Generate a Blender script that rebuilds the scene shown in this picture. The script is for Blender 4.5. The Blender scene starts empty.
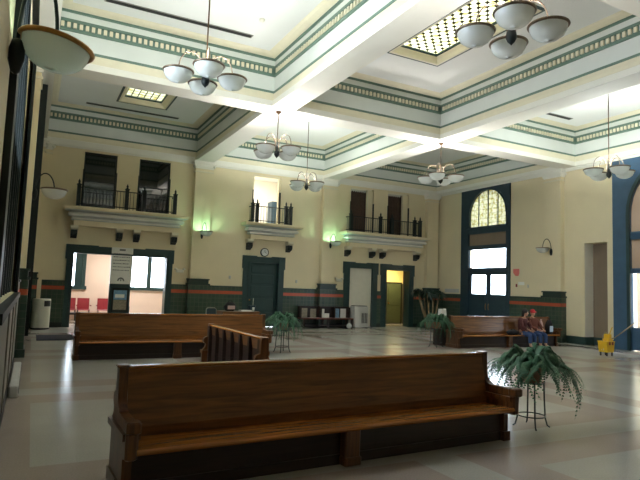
import bpy, math, random
from mathutils import Vector, Matrix, noise
random.seed(7)
sc = bpy.context.scene
COL = sc.collection
PI = math.pi

# ------------------------------------------------------------------ materials
def lin(c):
    return tuple(((v/255)/12.92 if v/255 <= .04045 else ((v/255+.055)/1.055)**2.4) for v in c) + (1,)

def mat(name, rgb, rough=.6, metal=0, spec=.5, var=.08, scale=6.0, bump=0.0):
    m = bpy.data.materials.new(name); m.use_nodes = True
    nt = m.node_tree; N = nt.nodes; L = nt.links
    b = N['Principled BSDF']
    b.inputs['Roughness'].default_value = rough
    b.inputs['Metallic'].default_value = metal
    b.inputs['Specular IOR Level'].default_value = spec
    g = N.new('ShaderNodeNewGeometry')
    n = N.new('ShaderNodeTexNoise'); n.inputs['Scale'].default_value = scale; n.inputs['Detail'].default_value = 4
    L.new(g.outputs['Position'], n.inputs['Vector'])
    r = N.new('ShaderNodeValToRGB')
    c = lin(rgb)
    r.color_ramp.elements[0].position = .3; r.color_ramp.elements[1].position = .7
    r.color_ramp.elements[0].color = tuple(v*(1-var) for v in c[:3]) + (1,)
    r.color_ramp.elements[1].color = tuple(min(1, v*(1+var)) for v in c[:3]) + (1,)
    L.new(n.outputs['Fac'], r.inputs['Fac']); L.new(r.outputs['Color'], b.inputs['Base Color'])
    if bump:
        bp = N.new('ShaderNodeBump'); bp.inputs['Strength'].default_value = bump; bp.inputs['Distance'].default_value = .02
        L.new(n.outputs['Fac'], bp.inputs['Height']); L.new(bp.outputs['Normal'], b.inputs['Normal'])
    return m

def math_node(nt, op, a, b=None, c=None):
    n = nt.nodes.new('ShaderNodeMath'); n.operation = op
    for i, v in enumerate((a, b, c)):
        if v is None: continue
        if isinstance(v, (int, float)): n.inputs[i].default_value = v
        else: nt.links.new(v, n.inputs[i])
    return n.outputs[0]

def mixc(nt, fac, a, b):
    n = nt.nodes.new('ShaderNodeMix'); n.data_type = 'RGBA'
    nt.links.new(fac, n.inputs[0])
    for s, v in ((n.inputs[6], a), (n.inputs[7], b)):
        if isinstance(v, tuple): s.default_value = v
        else: nt.links.new(v, s)
    return n.outputs[2]

def wood(name, dark, light, rough=.3, scale=1.0, axis='x'):
    m = bpy.data.materials.new(name); m.use_nodes = True
    nt = m.node_tree; N = nt.nodes; L = nt.links; b = N['Principled BSDF']
    b.inputs['Roughness'].default_value = rough
    tc = N.new('ShaderNodeTexCoord'); mp = N.new('ShaderNodeMapping')
    s = {'x': (.6, 9, 9), 'y': (9, .6, 9), 'z': (9, 9, .6)}[axis]
    mp.inputs['Scale'].default_value = tuple(v*scale for v in s)
    L.new(tc.outputs['Object'], mp.inputs['Vector'])
    n = N.new('ShaderNodeTexNoise'); n.inputs['Scale'].default_value = 3; n.inputs['Detail'].default_value = 6; n.inputs['Distortion'].default_value = .6
    L.new(mp.outputs['Vector'], n.inputs['Vector'])
    r = N.new('ShaderNodeValToRGB'); r.color_ramp.elements[0].position = .32; r.color_ramp.elements[1].position = .68
    r.color_ramp.elements[0].color = lin(dark); r.color_ramp.elements[1].color = lin(light)
    L.new(n.outputs['Fac'], r.inputs['Fac']); L.new(r.outputs['Color'], b.inputs['Base Color'])
    return m

def tile_mat(name):
    m = bpy.data.materials.new(name); m.use_nodes = True
    nt = m.node_tree; N = nt.nodes; L = nt.links; b = N['Principled BSDF']
    b.inputs['Roughness'].default_value = .32
    g = N.new('ShaderNodeNewGeometry'); sx = N.new('ShaderNodeSeparateXYZ'); L.new(g.outputs['Position'], sx.inputs[0])
    u = math_node(nt, 'ADD', sx.outputs[0], sx.outputs[1])
    cb = N.new('ShaderNodeCombineXYZ'); L.new(u, cb.inputs[0]); L.new(sx.outputs[2], cb.inputs[1])
    br = N.new('ShaderNodeTexBrick'); br.offset = 0
    br.inputs['Scale'].default_value = 1; br.inputs['Brick Width'].default_value = .155; br.inputs['Row Height'].default_value = .155
    br.inputs['Mortar Size'].default_value = .008
    br.inputs['Color1'].default_value = lin((46, 70, 58)); br.inputs['Color2'].default_value = lin((62, 82, 66)); br.inputs['Mortar'].default_value = lin((88, 92, 80))
    L.new(cb.outputs[0], br.inputs['Vector'])
    z = sx.outputs[2]
    f = math_node(nt, 'MULTIPLY', math_node(nt, 'GREATER_THAN', z, 1.25), math_node(nt, 'LESS_THAN', z, 1.37))
    c = mixc(nt, f, br.outputs['Color'], lin((186, 84, 56)))
    f2 = math_node(nt, 'LESS_THAN', z, .16)
    c = mixc(nt, f2, c, lin((30, 42, 40)))
    L.new(c, b.inputs['Base Color'])
    return m

def floor_mat():
    m = bpy.data.materials.new('terrazzo'); m.use_nodes = True
    nt = m.node_tree; N = nt.nodes; L = nt.links; b = N['Principled BSDF']
    g = N.new('ShaderNodeNewGeometry'); sx = N.new('ShaderNodeSeparateXYZ'); L.new(g.outputs['Position'], sx.inputs[0])
    def frac(s, off, per):
        return math_node(nt, 'MULTIPLY', math_node(nt, 'FRACT', math_node(nt, 'DIVIDE', math_node(nt, 'ADD', s, 43-off), per)), per)
    fx = frac(sx.outputs[0], .10, 4.3); fy = frac(sx.outputs[1], 5.40, 4.3)
    px = math_node(nt, 'LESS_THAN', fx, 2.7); py = math_node(nt, 'LESS_THAN', fy, 2.7)
    def mid(f): return math_node(nt, 'MULTIPLY', math_node(nt, 'GREATER_THAN', f, 3.25), math_node(nt, 'LESS_THAN', f, 3.75))
    panel = math_node(nt, 'MULTIPLY', px, py)
    stripe = math_node(nt, 'MAXIMUM', mid(fx), mid(fy))
    nop = math_node(nt, 'SUBTRACT', 1.0, panel)
    stripe = math_node(nt, 'MULTIPLY', stripe, nop)
    fac = math_node(nt, 'MINIMUM', math_node(nt, 'ADD', panel, stripe), 1.0)
    n = N.new('ShaderNodeTexNoise'); n.inputs['Scale'].default_value = 60; n.inputs['Detail'].default_value = 3
    L.new(g.outputs['Position'], n.inputs['Vector'])
    n2 = N.new('ShaderNodeTexNoise'); n2.inputs['Scale'].default_value = .9; n2.inputs['Detail'].default_value = 4
    L.new(g.outputs['Position'], n2.inputs['Vector'])
    k = math_node(nt, 'ADD', math_node(nt, 'MULTIPLY', n.outputs['Fac'], .5), math_node(nt, 'MULTIPLY', n2.outputs['Fac'], .5))
    beige = mixc(nt, k, lin((148, 144, 134)), lin((202, 199, 191)))
    brown = mixc(nt, k, lin((140, 126, 118)), lin((190, 177, 169)))
    c = mixc(nt, fac, brown, beige)
    # thin brass divider strips on a square grid
    L.new(c, b.inputs['Base Color'])
    rr = N.new('ShaderNodeMapRange'); rr.inputs[3].default_value = .15; rr.inputs[4].default_value = .23
    L.new(n2.outputs['Fac'], rr.inputs[0]); L.new(rr.outputs[0], b.inputs['Roughness'])
    return m

def glass_clear():
    m = bpy.data.materials.new('clear_glass'); m.use_nodes = True
    nt = m.node_tree; N = nt.nodes; L = nt.links
    for n in list(N): N.remove(n)
    o = N.new('ShaderNodeOutputMaterial'); t = N.new('ShaderNodeBsdfTransparent'); gl = N.new('ShaderNodeBsdfGlossy')
    gl.inputs['Roughness'].default_value = .03
    t.inputs['Color'].default_value = (.93, .96, .97, 1)
    fr = N.new('ShaderNodeLayerWeight'); fr.inputs[0].default_value = .12
    mx = N.new('ShaderNodeMixShader'); L.new(fr.outputs['Fresnel'], mx.inputs[0]); L.new(t.outputs[0], mx.inputs[1]); L.new(gl.outputs[0], mx.inputs[2])
    L.new(mx.outputs[0], o.inputs[0]); return m

def stained(name, kind):
    m = bpy.data.materials.new(name); m.use_nodes = True
    nt = m.node_tree; N = nt.nodes; L = nt.links
    for n in list(N): N.remove(n)
    o = N.new('ShaderNodeOutputMaterial')
    g = N.new('ShaderNodeNewGeometry'); sx = N.new('ShaderNodeSeparateXYZ'); L.new(g.outputs['Position'], sx.inputs[0])
    n = N.new('ShaderNodeTexNoise'); n.inputs['Scale'].default_value = 7 if kind != 'arch' else 9; n.inputs['Detail'].default_value = 3
    L.new(g.outputs['Position'], n.inputs['Vector'])
    r = N.new('ShaderNodeValToRGB'); E_ = r.color_ramp.elements
    E_[0].position = .35; E_[0].color = lin((214, 200, 130)); E_[1].position = .6; E_[1].color = lin((250, 246, 224))
    e = E_.new(.48); e.color = lin((232, 236, 200))
    L.new(n.outputs['Fac'], r.inputs['Fac'])
    def cell(s, per): return math_node(nt, 'ABSOLUTE', math_node(nt, 'SUBTRACT', math_node(nt, 'FRACT', math_node(nt, 'DIVIDE', s, per)), .5))
    if kind == 'net':
        p = .26
        u = math_node(nt, 'ADD', sx.outputs[0], sx.outputs[1]); v = math_node(nt, 'SUBTRACT', sx.outputs[0], sx.outputs[1])
        a1 = cell(u, p); a2 = cell(v, p)
        # little dark diamonds where leads cross + thin leads
        d = math_node(nt, 'ADD', math_node(nt, 'SUBTRACT', .5, a1), math_node(nt, 'SUBTRACT', .5, a2))
        f = math_node(nt, 'LESS_THAN', d, .36)
        f = math_node(nt, 'MAXIMUM', f, math_node(nt, 'GREATER_THAN', math_node(nt, 'MAXIMUM', a1, a2), .445))
    elif kind == 'grid':
        a1 = cell(math_node(nt, 'ADD', sx.outputs[0], -2.28), .2); a2 = cell(math_node(nt, 'ADD', sx.outputs[1], -15.4), .25)
        f = math_node(nt, 'GREATER_THAN', math_node(nt, 'MAXIMUM', a1, a2), .42)
    else:
        a1 = cell(math_node(nt, 'ADD', sx.outputs[1], .13), .26); a2 = cell(sx.outputs[2], .2)
        f = math_node(nt, 'GREATER_THAN', math_node(nt, 'MAXIMUM', a1, a2), .485)
    c = mixc(nt, f, r.outputs['Color'], lin((60, 52, 34)))
    hs = nt.nodes.new('ShaderNodeHueSaturation'); hs.inputs['Value'].default_value = {'net': .50, 'grid': .36, 'arch': .40}[kind]; hs.inputs['Saturation'].default_value = .85; nt.links.new(c, hs.inputs['Color']); c = hs.outputs['Color']
    tl = N.new('ShaderNodeBsdfTranslucent'); L.new(c, tl.inputs[0])
    tp = N.new('ShaderNodeBsdfTransparent'); L.new(c, tp.inputs[0])
    mx = N.new('ShaderNodeMixShader'); mx.inputs[0].default_value = .25
    L.new(tl.outputs[0], mx.inputs[1]); L.new(tp.outputs[0], mx.inputs[2]); L.new(mx.outputs[0], o.inputs[0])
    return m

def frosted():
    m = bpy.data.materials.new('frosted_cream_glass'); m.use_nodes = True
    nt = m.node_tree; N = nt.nodes; L = nt.links
    for n in list(N): N.remove(n)
    o = N.new('ShaderNodeOutputMaterial'); t = N.new('ShaderNodeBsdfTranslucent'); g = N.new('ShaderNodeNewGeometry')
    n = N.new('ShaderNodeTexNoise'); n.inputs['Scale'].default_value = 1.2; L.new(g.outputs['Position'], n.inputs['Vector'])
    r = N.new('ShaderNodeValToRGB'); r.color_ramp.elements[0].color = (.20, .165, .13, 1); r.color_ramp.elements[1].color = (.30, .27, .23, 1)
    L.new(n.outputs['Fac'], r.inputs[0]); L.new(r.outputs[0], t.inputs[0]); L.new(t.outputs[0], o.inputs[0]); return m

def bowl_glass():
    m = bpy.data.materials.new('frosted_bowl_glass'); m.use_nodes = True
    nt = m.node_tree; N = nt.nodes; L = nt.links; b = N['Principled BSDF']; o = N['Material Output']
    b.inputs['Base Color'].default_value = lin((222, 224, 220)); b.inputs['Roughness'].default_value = .25
    n = N.new('ShaderNodeTexNoise'); n.inputs['Scale'].default_value = 14
    bp = N.new('ShaderNodeBump'); bp.inputs['Strength'].default_value = .08; L.new(n.outputs['Fac'], bp.inputs['Height']); L.new(bp.outputs[0], b.inputs['Normal'])
    t = N.new('ShaderNodeBsdfTranslucent'); t.inputs[0].default_value = lin((226, 230, 226))
    mx = N.new('ShaderNodeMixShader'); mx.inputs[0].default_value = .11
    L.new(b.outputs[0], mx.inputs[1]); L.new(t.outputs[0], mx.inputs[2]); L.new(mx.outputs[0], o.inputs[0])
    return m

M = dict(
    cream=mat('cream_wall_paint', (231, 217, 182), .7, var=.03, scale=1.2),
    white=mat('white_plaster', (236, 233, 222), .65, var=.02, scale=2),
    ceil=mat('ceiling_plaster', (232, 233, 230), .8, var=.02, scale=1),
    buff=mat('buff_moulding_paint', (228, 220, 194), .6, var=.03),
    frieze=mat('pale_frieze_paint', (214, 218, 212), .65, var=.03, scale=2),
    green=mat('moulding_green_paint', (102, 126, 112), .55, var=.06),
    dgreen=mat('dark_green_woodwork', (36, 62, 62), .4, var=.08, scale=4),
    hazeframe=mat('haze_tinted_frame', (62, 92, 118), .4, var=.08, scale=4),  # bluish daylight haze on the large right window frame put into its colour
    bgreen=mat('blue_green_woodwork', (40, 62, 74), .4, var=.08, scale=4),
    tile=tile_mat('green_wall_tile'),
    capgreen=mat('green_tile_cap', (38, 58, 52), .35, var=.1, scale=10),
    floor=floor_mat(),
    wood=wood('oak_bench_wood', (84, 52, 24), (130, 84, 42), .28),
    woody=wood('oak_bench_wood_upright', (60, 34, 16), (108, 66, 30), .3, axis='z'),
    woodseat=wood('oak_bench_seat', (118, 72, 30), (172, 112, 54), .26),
    wooddark=wood('dark_stained_wood', (26, 16, 12), (46, 28, 20), .45),
    red_wood=wood('reddish_wood', (78, 34, 20), (112, 52, 30), .35, axis='z'),
    iron=mat('black_iron', (26, 34, 34), .45, metal=.3, var=.1),
    bronze=mat('bronze', (92, 70, 50), .32, metal=.8, var=.15, scale=20),
    rimmetal=mat('tarnished_rim_metal', (128, 112, 96), .3, metal=.8, var=.15, scale=20),
    brass=mat('brass_rim', (176, 128, 70), .28, metal=.85, var=.15, scale=20),
    nickel=mat('grey_metal', (150, 148, 140), .35, metal=.8, var=.05),
    bowl=bowl_glass(),
    glass=glass_clear(),
    black=mat('black_rubber', (22, 22, 24), .6, var=.1),
    navy=mat('navy_mat_fibre', (22, 26, 42), .9, var=.2, scale=80),
    darkglass=mat('dark_window_glass', (14, 17, 16), .04, spec=.9, var=.02),
    plaswhite=mat('white_plastic', (222, 218, 202), .4, var=.03),
    greyplas=mat('grey_white_plastic', (196, 194, 190), .5, var=.04),
    pink=mat('pink_beige_paint', (228, 206, 188), .8, var=.03, scale=1),
    redplas=mat('red_chair_plastic', (140, 40, 48), .4, var=.08),
    yellowp=mat('yellow_mop_plastic', (226, 182, 40), .4, var=.06),
    redplastic=mat('red_brown_plastic', (140, 60, 40), .5),
    leaf=mat('fern_leaf', (46, 88, 60), .55, var=.35, scale=9),
    leafdark=mat('dark_strap_leaf', (40, 62, 46), .5, var=.3, scale=8),
    pot=mat('terracotta_pot', (120, 84, 60), .7, var=.12, scale=12),
    soil=mat('soil', (40, 30, 22), .95, var=.3, scale=40),
    stem=mat('woody_cane', (150, 128, 96), .8, var=.15, scale=20),
    paper=mat('white_paper', (238, 236, 228), .8, var=.03),
    ink=mat('grey_ink', (120, 120, 118), .8),
    poster_blue=mat('poster_sky', (120, 160, 190), .5, var=.2, scale=14),
    poster_tan=mat('poster_tan', (150, 140, 120), .5, var=.25, scale=20),
    marble=mat('grey_marble', (120, 118, 108), .35, var=.14, scale=5),
    olive=mat('olive_door_paint', (84, 92, 60), .5, var=.05),
    yellowwall=mat('yellow_corridor_paint', (248, 228, 150), .7, var=.02),
    drape=mat('brown_drape', (84, 66, 56), .9, var=.15, scale=12),
    lace=mat('pale_valance', (196, 192, 186), .9, var=.1, scale=30),
    skin=mat('skin', (196, 146, 120), .55, var=.05, scale=20),
    hair=mat('dark_hair', (28, 20, 18), .6, var=.2, scale=40),
    maroon=mat('maroon_cloth', (92, 48, 46), .9, var=.12, scale=30),
    brownc=mat('brown_jacket_cloth', (112, 62, 48), .9, var=.12, scale=30),
    jeans=mat('blue_denim', (50, 72, 112), .9, var=.18, scale=40),
    redcap=mat('red_cap_cloth', (190, 44, 52), .85, var=.08, scale=30),
    cloth_black=mat('black_cloth', (30, 28, 30), .9, var=.2, scale=20),
    cloth_pink=mat('pale_pink_cloth', (206, 176, 172), .9, var=.08, scale=20),
    paleblue=mat('pale_blue_cloth', (176, 196, 214), .7, var=.06, scale=20),
    signred=mat('red_sign_paper', (232, 128, 120), .7),
    bagwhite=mat('white_bag', (216, 216, 212), .7, var=.05, scale=14),
    stone=mat('sandstone_facade', (138, 122, 104), .9, var=.08, scale=1.5),
    asphalt=mat('grey_street_paving', (92, 92, 92), .9, var=.1, scale=3),
    clockface=mat('clock_face', (226, 226, 220), .4),
    blind=frosted(),
    skynet=stained('amber_net_glass', 'net'), skygrid=stained('amber_grid_glass', 'grid'), archglass=stained('amber_arch_glass', 'arch'),
)

# ------------------------------------------------------------------ mesh builder
class MB:
    def __init__(s): s.v = []; s.f = []; s.m = []; s.mats = []; s.sm = []
    def mi(s, m):
        if m not in s.mats: s.mats.append(m)
        return s.mats.index(m)
    def add(s, vs, fs, m, smooth=False):
        b = len(s.v); s.v += [tuple(v) for v in vs]
        for f in fs:
            s.f.append([b+i for i in f]); s.m.append(s.mi(m)); s.sm.append(smooth)
        return s
    def box(s, x0, x1, y0, y1, z0, z1, m, bev=0):
        x0, x1 = min(x0, x1), max(x0, x1); y0, y1 = min(y0, y1), max(y0, y1); z0, z1 = min(z0, z1), max(z0, z1)
        if bev:
            b = min(bev, (x1-x0)*.45, (y1-y0)*.45, (z1-z0)*.45)
            # chamfered vertical and horizontal edges: octagonal loops
            def loop(i, z):
                X0, X1, Y0, Y1 = x0+i, x1-i, y0+i, y1-i; c = b
                return [(X0+c, Y0, z), (X1-c, Y0, z), (X1, Y0+c, z), (X1, Y1-c, z), (X1-c, Y1, z), (X0+c, Y1, z), (X0, Y1-c, z), (X0, Y0+c, z)]
            vs = loop(b*.7, z0)+loop(0, z0+b*.7)+loop(0, z1-b*.7)+loop(b*.7, z1)
            fs = [[7, 6, 5, 4, 3, 2, 1, 0], [24+i for i in range(8)]]
            for k in range(3):
                for i in range(8):
                    j = (i+1) % 8; fs.append([k*8+i, k*8+j, k*8+8+j, k*8+8+i])
            return s.add(vs, fs, m)
        vs = [(x, y, z) for x in (x0, x1) for y in (y0, y1) for z in (z0, z1)]
        return s.add(vs, [[0, 1, 3, 2], [4, 6, 7, 5], [0, 4, 5, 1], [2, 3, 7, 6], [0, 2, 6, 4], [1, 5, 7, 3]], m)
    def tube(s, pts, r, m, n=8, caps=True):
        pts = [Vector(p) for p in pts]; rs = r if isinstance(r, (list, tuple)) else [r]*len(pts)
        vs = []; fs = []; up = None
        for i, p in enumerate(pts):
            d = (pts[min(i+1, len(pts)-1)]-pts[max(i-1, 0)])
            if d.length < 1e-9: d = Vector((0, 0, 1))
            d.normalize()
            if up is None: up = Vector((0, 0, 1)) if abs(d.z) < .9 else Vector((1, 0, 0))
            a = d.cross(up)
            if a.length < 1e-4: a = d.cross(Vector((0, 1, 0)))
            a.normalize(); b = a.cross(d).normalized(); up = b
            for k in range(n):
                t = 2*PI*k/n; vs.append(p+a*math.cos(t)*rs[i]+b*math.sin(t)*rs[i])
        for i in range(len(pts)-1):
            for k in range(n):
                j = (k+1) % n; fs.append([i*n+k, i*n+j, (i+1)*n+j, (i+1)*n+k])
        if caps: fs.append(list(range(n))[::-1]); fs.append([(len(pts)-1)*n+k for k in range(n)])
        return s.add(vs, fs, m, True)
    def lathe(s, prof, c, m, n=24, smooth=True):
        vs = []; fs = []; cx, cy, cz = c
        for r, z in prof:
            for k in range(n):
                t = 2*PI*k/n; vs.append((cx+r*math.cos(t), cy+r*math.sin(t), cz+z))
        for i in range(len(prof)-1):
            for k in range(n):
                j = (k+1) % n; fs.append([i*n+k, i*n+j, (i+1)*n+j, (i+1)*n+k])
        if prof[0][0] > 1e-6 and prof[0][0] != prof[-1][0]: pass
        return s.add(vs, fs, m, smooth)
    def prism(s, poly, a0, a1, axis, m):
        # poly: list of 2D points; extruded along axis ('x': poly=(y,z), 'y': poly=(x,z), 'z': poly=(x,y))
        def P(a, p): return {'x': (a, p[0], p[1]), 'y': (p[0], a, p[1]), 'z': (p[0], p[1], a)}[axis]
        n = len(poly); vs = [P(a0, p) for p in poly]+[P(a1, p) for p in poly]
        fs = [list(range(n))[::-1], [n+i for i in range(n)]]
        for i in range(n):
            j = (i+1) % n; fs.append([i, j, n+j, n+i])
        return s.add(vs, fs, m)
    def ball(s, c, r, m, n=12, sq=(1, 1, 1)):
        vs = []; fs = []; k2 = n//2
        for i in range(k2+1):
            ph = PI*i/k2
            for k in range(n):
                t = 2*PI*k/n; vs.append((c[0]+r*sq[0]*math.sin(ph)*math.cos(t), c[1]+r*sq[1]*math.sin(ph)*math.sin(t), c[2]+r*sq[2]*math.cos(ph)))
        for i in range(k2):
            for k in range(n):
                j = (k+1) % n; fs.append([i*n+k, (i+1)*n+k, (i+1)*n+j, i*n+j])
        return s.add(vs, fs, m, True)
    def mesh(s, name):
        me = bpy.data.meshes.new(name); me.from_pydata(s.v, [], s.f)
        for m in s.mats: me.materials.append(m)
        me.polygons.foreach_set('material_index', s.m); me.polygons.foreach_set('use_smooth', s.sm); me.update()
        import bmesh
        bm = bmesh.new(); bm.from_mesh(me); bmesh.ops.recalc_face_normals(bm, faces=bm.faces); bm.to_mesh(me); bm.free()
        return me
    def build(s, name, parent=None):
        o = bpy.data.objects.new(name, s.mesh(name)); COL.objects.link(o)
        if parent: o.parent = parent
        return o

def struct(mb, name, parent=None):
    o = mb.build(name, parent)
    if parent is None: o['kind'] = 'structure'
    return o
def sempty(name):
    o = bpy.data.objects.new(name, None); COL.objects.link(o); o['kind'] = 'structure'; return o
def thing(name, label, cat, loc=(0, 0, 0), rz=0, group=None):
    o = bpy.data.objects.new(name, None); COL.objects.link(o); o.location = loc; o.rotation_euler = (0, 0, rz)
    o.empty_display_size = .2
    return tag(o, label, cat, group)
def tag(o, label, cat, group=None):
    o['label'] = label; o['category'] = cat
    if group: o['group'] = group
    return o
def dup(root, loc, rz, label, group=None):
    r = root.copy(); COL.objects.link(r); r.location = loc; r.rotation_euler = (0, 0, rz); r['label'] = label
    if group: r['group'] = group
    for ch in list(root.children):
        c = ch.copy(); COL.objects.link(c); c.parent = r
        for g in list(ch.children):
            d = g.copy(); COL.objects.link(d); d.parent = c
    return r
def cutwall(mb, axis, p0, p1, a0, a1, z0, z1, holes, m):
    """a wall slab between p0..p1 (thickness) spanning a0..a1, z0..z1 with rectangular holes (a0,a1,z0,z1)"""
    A = sorted({a0, a1, *[h[0] for h in holes], *[h[1] for h in holes]}); Z = sorted({z0, z1, *[h[2] for h in holes], *[h[3] for h in holes]})
    A = [a for a in A if a0 <= a <= a1]; Z = [z for z in Z if z0 <= z <= z1]
    for i in range(len(A)-1):
        run = None
        for j in range(len(Z)-1):
            ca, cz = (A[i]+A[i+1])/2, (Z[j]+Z[j+1])/2
            solid = not any(h[0] < ca < h[1] and h[2] < cz < h[3] for h in holes)
            if solid and run is None: run = Z[j]
            if (not solid or j == len(Z)-2) and run is not None:
                e = Z[j] if not solid else Z[j+1]
                if axis == 'y': mb.box(A[i], A[i+1], p0, p1, run, e, m)
                else: mb.box(p0, p1, A[i], A[i+1], run, e, m)
                run = None
    return mb

# ------------------------------------------------------------------ dimensions (metres; camera at the origin, 1.6 m up)
BW, RW, LW, FW = 20.5, 16.85, -.25, -3.0
SOF, CEI = 6.20, 7.53
COLS = [(.13, 5.15), (5.80, 10.62), (11.25, 16.68)]
ROWS = [(-2.6, 4.70), (5.35, 12.87), (13.50, 20.40)]

# floor
struct(MB().box(LW-.6, RW+.6, FW-.4, BW+7, -.2, 0, M['floor']), 'floor')
struct(MB().box(RW+.6, RW+14, -6, BW+7, -.3, -.12, M['asphalt']), 'trim_1')

# ceiling: flat panels (with skylight wells) between the beams
SKY = {(0, 2): (2.16, 3.60, 15.10, 18.85), (1, 1): (7.50, 8.95, 7.75, 11.02)}
mb = MB()
for i, (x0, x1) in enumerate(COLS):
    for j, (y0, y1) in enumerate(ROWS):
        h = SKY.get((i, j))
        X0, X1, Y0, Y1 = x0-.2, x1+.2, y0-.2, y1+.2
        if h:
            mb.box(X0, h[0], Y0, Y1, CEI, CEI+.1, M['ceil']); mb.box(h[1], X1, Y0, Y1, CEI, CEI+.1, M['ceil'])
            mb.box(h[0], h[1], Y0, h[2], CEI, CEI+.1, M['ceil']); mb.box(h[0], h[1], h[3], Y1, CEI, CEI+.1, M['ceil'])
        else: mb.box(X0, X1, Y0, Y1, CEI, CEI+.1, M['ceil'])
struct(mb, 'ceiling')

# beams: soffit boards and cores
mb = MB()
xs = [LW-.3] + [v for c in COLS for v in c] + [RW+.3]
ys = [FW-.3] + [v for r in ROWS for v in r] + [BW+.2]
for k in range(0, len(xs), 2):
    mb.box(xs[k], xs[k+1], ys[0], ys[-1], SOF, SOF+.04, M['white'])
    mb.box(xs[k]+.1, xs[k+1]-.1, ys[0], ys[-1], SOF+.04, CEI+.12, M['white'])
for k in range(0, len(ys), 2):
    for c in range(3):
        x0, x1 = COLS[c]
        mb.box(x0, x1, ys[k], ys[k+1], SOF, SOF+.04, M['white'])
        mb.box(x0-.1, x1+.1, ys[k]+.1, ys[k+1]-.1, SOF+.04, CEI+.12, M['white'])
struct(mb, 'trim_2')

PROF = [((0, 6.24), 'white'), ((0, 6.345), 'white'), ((-.025, 6.36), 'buff'), ((-.03, 6.44), 'buff'), ((-.055, 6.56), 'green'), ((-.04, 6.565), 'green'),
        ((-.04, 6.615), 'green'), ((-.07, 6.62), 'frieze'), ((-.07, 7.0), 'green'), ((-.045, 7.005), 'green'), ((-.045, 7.075), 'green'), ((-.08, 7.08), 'green'),
        ((-.08, 7.205), 'green'), ((-.03, 7.21), 'green'), ((-.03, 7.275), 'green'), ((-.055, 7.28), 'frieze'), ((-.055, 7.42), 'green'), ((-.03, 7.425), 'green'),
        ((-.03, 7.465), 'green'), ((-.01, 7.47), 'buff'), ((.05, 7.475), 'buff'), ((.16, 7.50), 'buff'), ((.23, CEI), None)]
def coffer(x0, x1, y0, y1, n):
    mb = MB()
    def loop(p, z): return [(x0+p, y0+p, z), (x1-p, y0+p, z), (x1-p, y1-p, z), (x0+p, y1-p, z)]
    for (a, m), (b, _) in zip(PROF[:-1], PROF[1:]):
        vs = loop(*a)+loop(*b)
        mb.add(vs, [[k, (k+1) % 4, 4+(k+1) % 4, 4+k] for k in range(4)], M[m])
    z0, z1, q0, q1, w, p = 7.085, 7.20, -.08, -.035, .068, .125
    for (a, b) in ((x0, x1),):
        k = int((b-a)/p); off = ((b-a)-(k-1)*p)/2
        for i in range(k):
            c = a+off+i*p
            mb.box(c-w/2, c+w/2, y0+q0, y0+q1, z0, z1, M['buff']); mb.box(c-w/2, c+w/2, y1-q1, y1-q0, z0, z1, M['buff'])
    k = int((y1-y0)/p); off = ((y1-y0)-(k-1)*p)/2
    for i in range(k):
        c = y0+off+i*p
        mb.box(x0+q0, x0+q1, c-w/2, c+w/2, z0, z1, M['buff']); mb.box(x1-q1, x1-q0, c-w/2, c+w/2, z0, z1, M['buff'])
    struct(mb, 'trim_%d' % n)
n = 3
for c in COLS:
    for r in ROWS:
        coffer(c[0], c[1], r[0], r[1], n); n += 1

# skylights
def skylight(h, m, n):
    x0, x1, y0, y1 = h; root = sempty('window_%d' % n)
    mb = MB()
    def loop(p, z): return [(x0+p, y0+p, z), (x1-p, y0+p, z), (x1-p, y1-p, z), (x0+p, y1-p, z)]
    pr = [((-.10, 7.525), 'dgreen'), ((-.10, 7.50), 'dgreen'), ((-.04, 7.495), 'buff'), ((.02, 7.50), 'buff'), ((.05, 7.56), 'buff'), ((.12, 7.64), 'dgreen'), ((.15, 7.66), 'dgreen'), ((.15, 7.70), None)]
    for (a, mm), (b, _) in zip(pr[:-1], pr[1:]):
        mb.add(loop(*a)+loop(*b), [[k, (k+1) % 4, 4+(k+1) % 4, 4+k] for k in range(4)], M[mm])
    mb.build('frame', root)
    MB().box(x0+.13, x1-.13, y0+.13, y1-.13, 7.695, 7.705, m).build('pane', root)
skylight(SKY[(0, 2)], M['skygrid'], 1); skylight(SKY[(1, 1)], M['skynet'], 2)

# linear air slots and a smoke detector in the ceiling
def slot(x0, x1, y, label):
    t = thing('air_slot', label, 'vent', ((x0+x1)/2, y, CEI)); w = (x1-x0)/2
    MB().box(-w, w, -.085, .085, -.012, 0, M['nickel']).build('frame', t)
    MB().box(-w+.03, w-.03, -.06, .06, -.016, -.012, M['black']).build('opening', t)
slot(.95, 4.26, 12.12, 'long grey air slot in the bright ceiling above the nearest left hanging lamp')
slot(1.20, 4.30, 19.75, 'dark air slot in the dim ceiling between left skylight and back wall')
slot(13.0, 15.6, 12.2, 'air slot in the ceiling bay above the arched doorway side of the right wall')
tag(MB().lathe([(0, -.05), (.05, -.045), (.065, -.02), (.065, 0)], (4.15, 11.2, CEI), M['plaswhite'], 14).build('smoke_detector'), 'tiny round smoke detector on the bright left ceiling beside the air slot', 'smoke detector')

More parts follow.
